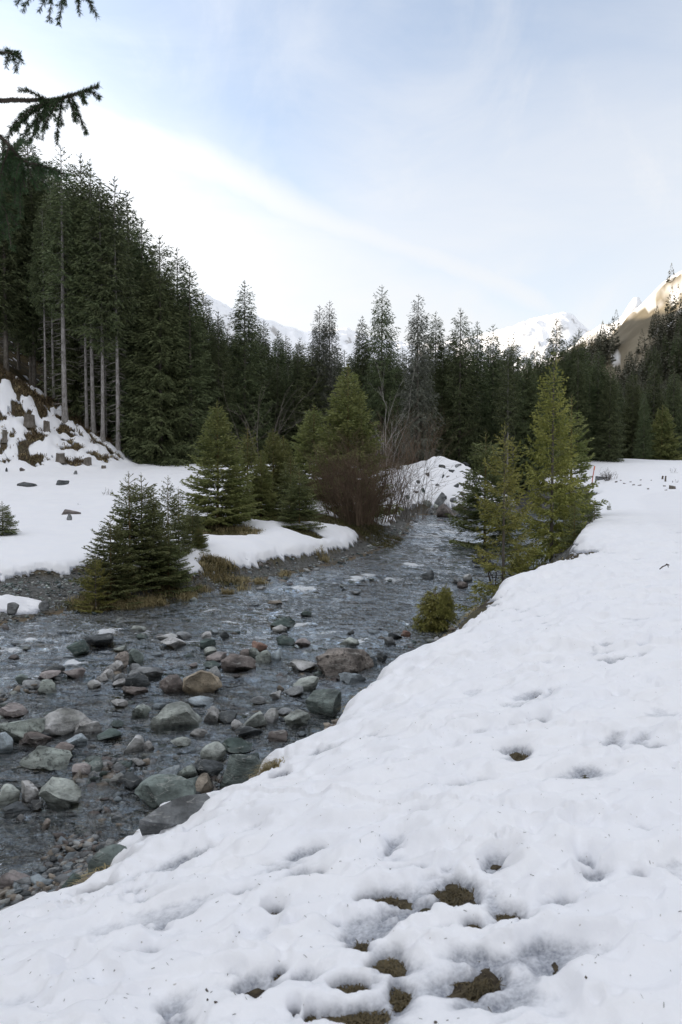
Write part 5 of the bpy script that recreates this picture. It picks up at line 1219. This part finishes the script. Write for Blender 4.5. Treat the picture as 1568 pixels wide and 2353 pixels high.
def make_grass():
    rg = random.Random(3); npr = np.random.default_rng(3)
    straw = m_foliage('dry_grass', (.20, .155, .075), (.40, .325, .185), .0); green = m_foliage('moss_grass', (.060, .066, .022), (.165, .145, .060), .0); red = m_foliage('dead_bracken', (.085, .062, .036), (.19, .14, .085), .0)
    C, Hh, Sp = [], [], []
    for (x, y, r) in BARE[:5]:
        for _ in range(26): a = rg.uniform(0, 6.28); q = r * 1.1 * math.sqrt(rg.random()); C.append((x + q * math.cos(a), y + q * math.sin(a), 0)); Hh.append(.22); Sp.append(.10)
    for X, Y, z, k in ((225, 1392, .1, 8), (250, 1396, .1, 8), (290, 1392, .12, 10), (330, 1385, .15, 10), (355, 1378, .2, 6), (210, 1385, .15, 6), (600, 1334, .2, 5), (560, 1344, .2, 5), (660, 1318, .2, 4), (520, 1352, .2, 4), (740, 1290, .2, 5)):
        for _ in range(k): p = E(X + rg.uniform(-14, 14), Y + rg.uniform(-5, 2), z); C.append((p[0], p[1] + .2, 0)); Hh.append(.26); Sp.append(.07)
    blades('dry_bank_grass', C, 'straw-coloured dead grass at the foot of the young spruces along the water', straw, 60, np.array(Hh), np.array(Sp), .007, .6, 1)
    C = []
    for (x, y, r) in BARE:
        for _ in range(int(30 * r * r) + 6): a = rg.uniform(0, 6.28); q = r * math.sqrt(rg.random()); C.append((x + q * math.cos(a), y + q * math.sin(a), 0))
    blades('moss_grass', C, 'olive-brown moss and grass on the bare ground under the young spruces', green, 70, .10, .16, .010, .6, 2)
    # bank edge sods
    C, Hh, Sp = [], [], []
    for (X, Y, z, k, s) in ((1205, 1290, 1.15, 10, 16), (1240, 1272, 1.28, 12, 22), (1275, 1262, 1.36, 8, 14), (1045, 1405, .93, 10, 10), (1062, 1392, 1.0, 10, 10), (1080, 1380, 1.03, 8, 8), (1010, 1452, .8, 10, 12), (985, 1464, .75, 5, 8), (690, 1690, .4, 10, 10), (700, 1676, .42, 6, 8), (640, 1790, .42, 14, 12), (625, 1800, .4, 8, 8), (655, 1770, .44, 8, 8),
                            (400, 1930, .38, 10, 14), (380, 1945, .35, 8, 10), (350, 1952, .34, 5, 8), (255, 2015, .38, 8, 10), (210, 2050, .4, 8, 12), (285, 1992, .36, 5, 8), (820, 1586, .55, 5, 6), (448, 1913, .48, 5, 9), (405, 1936, .42, 8, 8)):
        for _ in range(k):
            p = E(X + rg.uniform(-s, s), Y + rg.uniform(-5, 5), z); C.append((p[0], p[1], 0)); Hh.append(.11); Sp.append(.05)
    blades('bank_edge_grass', C, 'matted pale dead grass on the bare edge of the near bank', straw, 60, np.array(Hh), np.array(Sp), .004, .9, 4)
    # tufts in the melt holes of the near snow
    C, Hh, Sp = [], [], []
    for (sx, sy, hw, hh, dep), (x, y, a, b, _) in zip(SPOTS, spotw):
        if dep >= .10 and y < 12:
            for _ in range(max(3, int(hw * hh / 40))):
                q = math.sqrt(rg.random()) * .75; t = rg.uniform(0, 6.28); C.append((x + a * q * math.cos(t), y + b * q * math.sin(t), 0)); Hh.append(.042); Sp.append(.028)
    blades('snow_hole_grass', C, 'brown-green moss and grass showing in the melt holes of the near snow', m_foliage('hole_moss', (.036, .030, .017), (.150, .115, .062), .0), 70, np.array(Hh), np.array(Sp), .003, .9, 5)
    # the bare slope with stumps
    N = 60000; x = npr.uniform(-31, -14, N); y = npr.uniform(48, 66, N); g, dR, dL, gw, w, hl = lie(x, y); T = bareness(x, y, dR, dL, gw, hl)
    ok = (T < -.02) & (hl > .15); P = np.stack([x, y, g], 1)[ok][:2000]
    blades('slope_grass', P[: len(P) // 2], 'brown dead grass on the snow-free parts of the stump slope', straw, 9, .28, .10, .022, .8, 6)
    blades('slope_bracken', P[len(P) // 2:], 'reddish dead bracken on the snow-free parts of the stump slope', red, 8, .42, .12, .026, .7, 7)
    # dead stalks standing in the meadow and in the stump field
    for i, (X, Y0, Y1, lab, rr) in enumerate(((240, 1122, 1140, 'pair of dry dark weed stalks in the upper meadow', .012), (247, 1125, 1142, 'forked dry stalk next to the weed pair in the upper meadow', .010), (183, 1155, 1165, 'tiny dry tuft of stalks in the middle of the meadow', .012), (1408, 1086, 1104, 'dry brown weed stalks beside the little bush in the stump field', .02), (1546, 1076, 1090, 'thin lone stalk at the back of the stump field', .014), (1551, 1100, 1112, 'small dead sapling beside the big forked stump', .016))):
        p = on_ground(X, Y1); h = (Y1 - Y0) / F * p[1]; o = bpy.data.objects.new('weed_stalk', None); COL.objects.link(o); o.location = tuple(p - np.array([0, 0, .05])); tag(o, lab, 'weed', 'dry stalks in the snow')
        tb = TB(); r = np.random.default_rng(30 + i)
        for _ in range(4): twiggy(tb, r, (r.normal(0, .1), r.normal(0, .1), 0), (r.normal(0, .15), r.normal(0, .15), 1), h * r.uniform(.6, 1.1), rr, 1, .35, 4, 0, (2, 5))
        add('stem', tb.mesh('stem', M['twig_red' if i == 3 else 'bark_dark']), o)

def stump_mesh(seed, r, h, tilt=.2, cap=True):
    rng = np.random.default_rng(seed); n = 14; a = np.arange(n) / n * 6.283; V, Q = [], []
    rad = r * (1 + .10 * np.sin(a * 3 + seed) + rng.normal(0, .05, n)); prof = [(-.15, 1.45), (.0, 1.30), (.18, 1.08), (.55, 1.0), (1.0, .95)]
    for f, s in prof:
        flare = 1 + (.25 * np.maximum(0, np.sin(a * 5 + seed * 2))) * (1 if f < .1 else 0)
        V.append(np.stack([np.cos(a) * rad * s * flare, np.sin(a) * rad * s * flare, np.full(n, f * h) + (f > .9) * tilt * r * np.cos(a + seed) + (f > .9) * rng.normal(0, .02 * h, n)], 1))
    V = np.concatenate(V); k = len(prof); i = np.arange(k - 1)[:, None] * n; j = np.arange(n)[None]
    q = np.stack([i + j, i + (j + 1) % n, i + n + (j + 1) % n, i + n + j], -1).reshape(-1, 4)
    bark = mesh_np('bark', V, [q], [M['bark']], smooth=True)
    T = np.concatenate([V[-n:], V[-n:].mean(0)[None]]); tri = np.stack([np.arange(n), (np.arange(n) + 1) % n, np.full(n, n)], 1)
    return bark, mesh_np('cut_face', T, [tri], [M['dead']]), T[-1], rad.mean()
def stump(X, Y0, Y1, wpx, label, group, seed, cap=False, mats=None):
    p = on_ground(X, Y1, 20, 80, .12); h = max(.15, (Y1 - Y0) / F * p[1]); r = wpx / F * p[1] / 2 * .85
    b, c, top, rr = stump_mesh(seed, r, h); o = bpy.data.objects.new('tree_stump', None); COL.objects.link(o); o.location = tuple(p - np.array([0, 0, .06])); tag(o, label, 'stump', group)
    add('bark', b, o); add('cut_face', c, o)
    if cap:
        V, Fc = ICO[2]; V = V * np.array([rr * .95, rr * .95, min(.12, rr * .35)]); add('snow_cap', mesh_np('snow_cap', V, [Fc], [bpy.data.materials['snow_plain']], smooth=True), o, (top[0], top[1], top[2] + .02))
def make_stumps():
    g = 'stumps on the bare slope'
    for i, (X, Y0, Y1, w, lab, cap) in enumerate(((68, 942, 978, 40, 'wide cut stump high on the bare slope', False), (108, 955, 992, 24, 'narrow ragged stump beside the wide cut one', False), (12, 975, 1012, 18, 'stump at the picture edge on top of the slope', True), (140, 1030, 1060, 32, 'weathered stump with a snowy top halfway down the slope', True),
            (202, 1040, 1072, 28, 'hollow old stump at the lower end of the slope', False), (280, 985, 1000, 10, 'little cut stump at the foot of the thick pale trunk', False), (238, 1064, 1078, 18, 'low mossy stump near the last pale trunk', True))): stump(X, Y0 + (Y1 - Y0) * .3, Y1, w * .7, lab, g, 900 + i, cap)
    g = 'stumps in the snowy field'; ux, uy = 1292.4, 1005.2; s = .1758
    L = ((705, 562, 600, 40, 'square stump just beyond the little bush in the snowy field'), (764, 555, 575, 30, 'small stump behind the square one'), (815, 585, 615, 50, 'leaning low stump third along the row in the field'), (895, 580, 595, 32, 'flat little stump in the middle of the field'), (934, 610, 635, 44, 'stump close before the widest one of the row'),
         (1012, 606, 640, 56, 'widest dark stump of the row in the field'), (1025, 543, 570, 32, 'upright stump up the slope behind the widest one'), (1163, 543, 574, 18, 'thin upright stump between the widest one and the two posts'), (1335, 615, 650, 46, 'ragged stump below the two upright posts'), (1435, 618, 685, 96, 'big forked root stump at the end of the field'),
         (1122, 652, 692, 36, 'pointed root sticking up on the path edge'), (1355, 688, 706, 46, 'low dark root at the path edge under the big forked stump'))
    for i, (x, y0, y1, w, lab) in enumerate(L): stump(ux + s * x, uy + s * y0, uy + s * y1, s * w, lab, g, 950 + i)
    for i, (x, y0, y1, w, lab) in enumerate(((1310, 503, 558, 24, 'shorter of the two upright wooden posts in the field'), (1348, 505, 587, 22, 'longer of the two upright wooden posts in the field'))):
        p = on_ground(ux + s * x, uy + s * y1, 30, 80, .12); h = (y1 - y0) * s / F * p[1]; r = w * s / F * p[1] / 2; o = bpy.data.objects.new('wooden_post', None); COL.objects.link(o); o.location = tuple(p); tag(o, lab, 'post', 'posts in the field')
        tb = TB(); tb.add([(0, 0, -.2), (0, 0, h * .5), (.02, 0, h)], r * 1.1, r * .9, 9); add('shaft', tb.mesh('shaft', M['bark']), o)
        tb = TB(); tb.add([(.02, 0, h - .005), (.02, 0, h + .012)], r * .9, r * .75, 9); V = np.concatenate(tb.V); add('cut_face', mesh_np('cut_face', np.concatenate([V, [[.02, 0, h + .015]]]), [np.concatenate(tb.Q), np.array([[9 + k, 9 + (k + 1) % 9, 18] for k in range(9)])], [M['dead']]), o)
    p = on_ground(ux + s * 592, uy + s * 575, 30, 80, .12); shrub('small_bush', p, 44, 30, .75, .8, .012, 'bark_dark', 'dark little evergreen bush beside the orange stake field corner', 2, .15, 0, (3, 5), .5, 'bush')
    p = on_ground(ux + s * 520, uy + s * 560, 30, 80, .12); me = stone_mesh('field_rock', 77, .95, .7, .6, 'grey', 11, .06); tag(add('field_rock', me, loc=p), 'grey rock half covered by snow next to the dark little bush', 'rock')
    # the orange-red snow stake
    p = on_ground(1359, 1117, 30, 80, .1); q = A(1367, 1071, p[1]); o = bpy.data.objects.new('snow_stake', None); COL.objects.link(o); o.location = tuple(p); tag(o, 'leaning orange-red snow stake marking the path edge', 'stake')
    m, t, out = mat('stake_paint'); P = t('ShaderNodeTexCoord').outputs['Object']; pbsdf(t, out, t.mix(t.sstep(t.noise(P, 9, 4), .4, .7), (.52, .085, .060), (.38, .10, .075)), .5, .4)
    m2, t, out = mat('stake_tip'); pbsdf(t, out, (.70, .22, .12), .5, .4)
    d = q - p; tb = TB(); tb.add([(0, 0, -.3) - d * .1, d * .45, d * .80], .032, .030, 8); add('shaft', tb.mesh('shaft', m), o)
    tb = TB(); tb.add([d * .80, d * .9, d * .998, d], [.046, .046, .044, .002], None, 8); add('top_band', tb.mesh('top_band', m2), o)
    # dark twig in the snow
    p = on_ground(1520, 1308, 6, 40, .16, .05); o = bpy.data.objects.new('dark_twig', None); COL.objects.link(o); o.location = (p[0], p[1], p[2] + .02); k = p[1] / F
    tag(o, 'short black crooked twig lying on the snow of the near bank', 'twig'); tb = TB()
    tb.add([(-4 * k, 0, -.02), (3 * k, 0, 3 * k), (9 * k, .01, 5 * k), (13 * k, .01, 8 * k), (19 * k, .02, 6 * k)], [1.2 * k, 1.5 * k, 1.1 * k, 2.0 * k, 1.2 * k], None, 6); tb.add([(14 * k, 0, 7 * k), (16 * k, -.01, 1 * k)], 1.1 * k, .6 * k, 5)
    add('stick', tb.mesh('stick', M['bark_dark']), o)
    for i, (X, Y, lab) in enumerate(((1212, 1312, 'brown root hanging from the undercut edge of the near bank'), )):
        p = E(1195, 1312, 1.0); o = bpy.data.objects.new('hanging_root', None); COL.objects.link(o); o.location = (p[0] - .1, p[1] + .2, .75); tag(o, lab, 'root'); tb = TB()
        r = np.random.default_rng(8)
        for _ in range(12): twiggy(tb, r, (r.normal(0, .2), r.normal(0, .1), .1), (r.normal(-.4, .5), r.normal(-.2, .3), .4), .45, .009, 1, .5, 4, .12)
        add('strands', tb.mesh('strands', M['bark_dark']), o)
        o.children[0]['kind'] = 'stuff'; o.children[0].name = 'rootwork'

def litter():
    """spruce needles and bits of bark strewn on the near snow"""
    npr = np.random.default_rng(12); N = 800; d = 2.2 * (14 / 2.2) ** npr.random(N); th = npr.uniform(R(-24), R(24), N); x, y = d * np.sin(th), d * np.cos(th)
    g, T, pth, on = snow_top(x, y); ok = T > .06; x, y, z = x[ok], y[ok], (g + T)[ok]; n = len(x)
    a = npr.uniform(0, 6.28, n); L = npr.uniform(.006, .022, n); w = npr.uniform(.0005, .0012, n); big = npr.random(n) < .025; w[big] *= 4; L[big] *= .6
    dx, dy = np.cos(a), np.sin(a); u = np.stack([dx, dy, npr.normal(0, .25, n)], 1) * (L / 2)[:, None]; s = np.stack([-dy, dx, np.zeros(n)], 1) * w[:, None]; h = np.array([0, 0, 1.0]) * (w * 1.6)[:, None]
    P = np.stack([x, y, z + .001], 1); V = np.stack([P - u - s, P - u + s, P + u + s, P + u - s, P - u * .8 + h, P + u * .8 + h], 1).reshape(-1, 3); i = np.arange(n)[:, None] * 6
    me = mesh_np('needle_litter', V, [np.concatenate([i + np.array([[0, 4, 5, 3]]), i + np.array([[1, 2, 5, 4]])]), np.concatenate([i + np.array([[0, 1, 4]]), i + np.array([[3, 5, 2]])])], [M['bark_dark']])
    tag(add('needle_litter', me), 'dark fallen needles and bark crumbs strewn over the near snow', 'litter', kind='stuff')

def near_tree():
    """the spruce that stands just out of the picture; its boughs hang into the upper corner"""
    o = bpy.data.objects.new('overhanging_spruce', None); COL.objects.link(o); b = np.array([-3.1, 3.2, 0.0]); b[2] = G1(b[0], b[1]); o.location = tuple(b)
    tag(o, 'dark spruce boughs reaching in from a tree just outside the picture corner', 'tree')
    tb = TB(); tb.add([(0, 0, -.2), (.02, 0, 2.5), (0, .03, 6), (0, 0, 10.5)], [.21, .17, .11, .02], None, 12); add('trunk', tb.mesh('trunk', M['bark']), o)
    rng = np.random.default_rng(77)
    def needles(pts, dens, L, kP, kD, kL):
        pts = np.asarray(pts); seg = np.diff(pts, axis=0); ln = np.linalg.norm(seg, axis=1); n = max(6, int(ln.sum() * dens))
        i = rng.choice(len(seg), n, p=ln / ln.sum()); u = rng.random(n); P = pts[i] + seg[i] * u[:, None]; T = unit(seg[i]); v = rng.normal(size=(n, 3)); v = unit(v - (v * T).sum(1)[:, None] * T)
        kP.append(P); kD.append(unit(T * .85 + v)); kL.append(L * rng.uniform(.7, 1.15, n))
    def bough(nm, pts, r, twigs, y0, dens=2000, L=.019, drop=.55):
        """pts: frame points of the main axis with distances; twigs: (place along it, frame end point, distance)"""
        W = np.array([A(X, Y, d) for X, Y, d in pts]) - b; tb = TB(); kP, kD, kL = [], [], []
        t = np.linspace(0, 1, len(W)); tt = np.linspace(0, 1, 22); ax = np.stack([np.interp(tt, t, W[:, i]) for i in range(3)], 1); ax += np.cumsum(rng.normal(0, .0025, ax.shape), 0)
        tb.add(ax, r, r * .35, 6); needles(ax[6:], dens * 1.1, L, kP, kD, kL)
        for f, X, Y, d in twigs:
            s = np.array([np.interp(f, tt, ax[:, i]) for i in range(3)]); e = A(X, Y, d) - b; m = (s + e) / 2 + np.array([0, 0, .03]) * np.linalg.norm(e - s) / .2
            u = np.linspace(0, 1, 9)[:, None]; c = s * (1 - u) ** 2 + 2 * m * u * (1 - u) + e * u * u; c += np.cumsum(rng.normal(0, .0015, c.shape), 0)
            tb.add(c, r * .35, r * .15, 5); needles(c, dens, L, kP, kD, kL)
            ll = np.linalg.norm(e - s)
            for g in np.arange(.15, .95, .05 / max(ll, .05)):
                q = np.array([np.interp(g, u[:, 0], c[:, i]) for i in range(3)]); T = unit(e - s); lat = rng.normal(size=3); lat = unit(lat - (lat @ T) * T); dd = unit(T * .8 + lat * .7 + np.array([0, 0, -.25])); l2 = ll * rng.uniform(.15, .38) * (1.1 - g * .6)
                k = np.stack([q, q + dd * l2 * .5, q + (dd + np.array([0, 0, -.1])) * l2]); tb.add(k, r * .16, r * .08, 3); needles(k, dens, L * .9, kP, kD, kL)
        br = add('branch', tb.mesh('branch', M['bark_dark']), o)
        P, D, LL = np.concatenate(kP), np.concatenate(kD), np.concatenate(kL); V, q = kites(P, D, LL, np.full(len(P), .0025), rng)
        add('needles', mesh_np('needles', V, [q], [M['spruce_near']]), br)['kind'] = 'stuff'
    bough('a', [(-950, 330, 3.1), (-300, 265, 3.1), (0, 222, 3.05), (60, 222, 3.0), (130, 222, 3.0), (185, 206, 2.95), (232, 190, 2.95)], .011,
          [(.66, 25, 300, 2.9), (.70, 70, 318, 2.95), (.74, 132, 332, 3.0), (.80, 198, 303, 3.0), (.78, 165, 275, 2.95), (.86, 195, 242, 2.9), (.90, 230, 226, 2.95), (.72, 40, 345, 3.1), (.68, 5, 330, 2.9), (.76, 100, 300, 2.85), (.64, 45, 208, 2.95)], 0)
    bough('b', [(-950, -260, 3.2), (-300, -150, 3.2), (-40, -75, 3.15), (60, -50, 3.1), (140, -50, 3.05), (190, -30, 3.0)], .010,
          [(.72, 50, 32, 3.1), (.78, 110, 46, 3.1), (.84, 133, 50, 3.05), (.92, 184, 30, 3.0), (.97, 222, 30, 3.0), (.80, 92, 20, 3.1), (.90, 150, 15, 3.05), (.68, 40, 8, 3.1), (.95, 205, 5, 3.0)], 0, 1500)
    bough('c', [(-950, 240, 3.0), (-250, 170, 3.0), (-40, 135, 2.95), (10, 128, 2.95), (50, 126, 2.95)], .008, [(.90, 38, 162, 2.95), (.86, 14, 160, 2.95), (.94, 48, 140, 2.9), (.88, 10, 116, 2.95)], 0)
    bough('d', [(-950, 250, 2.7), (-300, 230, 2.65), (-60, 270, 2.6), (10, 330, 2.6), (60, 385, 2.6), (105, 408, 2.6)], .010,
          [(.70, 30, 470, 2.55), (.74, 62, 440, 2.6), (.80, 90, 430, 2.6), (.85, 128, 398, 2.55), (.90, 152, 404, 2.5), (.66, -10, 480, 2.5), (.62, 12, 505, 2.6), (.78, 40, 400, 2.5), (.82, 88, 372, 2.65), (.72, 4, 400, 2.7), (.76, 50, 500, 2.6), (.88, 118, 440, 2.65), (.68, -20, 420, 2.6), (.74, 22, 360, 2.6), (.7, 60, 330, 2.75)], 0, 1300, .020)
    bough('d', [(-950, 560, 2.7), (-300, 440, 2.65), (-80, 410, 2.6), (-20, 440, 2.6), (20, 500, 2.6)], .009,
          [(.80, -5, 560, 2.6), (.86, 20, 545, 2.6), (.90, 45, 520, 2.6), (.76, -40, 540, 2.55), (.96, 30, 570, 2.6)], 0, 1200, .020)
    for i in range(10):              # boughs on the far sides of the trunk, out of the picture
        az = R(120 + i * 22 + rng.uniform(-8, 8)); z = 4.2 + i * .45; L = rng.uniform(1.0, 1.7); tb = TB(); kP, kD, kL = [], [], []
        r0 = np.array([math.cos(az), math.sin(az), 0]); tt = np.linspace(0, 1, 8); ax = r0 * (L * tt)[:, None] + np.array([0, 0, 1.0]) * (z - .35 * L * tt + .15 * L * tt * tt)[:, None]; tb.add(ax, .012, .004, 5); needles(ax, 350, .02, kP, kD, kL)
        for f in np.arange(.25, 1, .09):
            s = np.array([np.interp(f, tt, ax[:, k]) for k in range(3)])
            for sg in (-1, 1):
                e = s + (r0 * .6 + sg * np.array([-r0[1], r0[0], 0]) * .7 + np.array([0, 0, -.5])) * L * .28; k = np.stack([s, (s + e) / 2 + np.array([0, 0, .02]), e]); tb.add(k, .004, .002, 3); needles(k, 350, .02, kP, kD, kL)
        br = add('branch', tb.mesh('branch', M['bark_dark']), o); P, D, LL = np.concatenate(kP), np.concatenate(kD), np.concatenate(kL); V, q = kites(P, D, LL, np.full(len(P), .003), rng)
        add('needles', mesh_np('needles', V, [q], [M['spruce_near']]), br)['kind'] = 'stuff'
make_brush(); make_grass(); make_stumps(); litter(); near_tree()
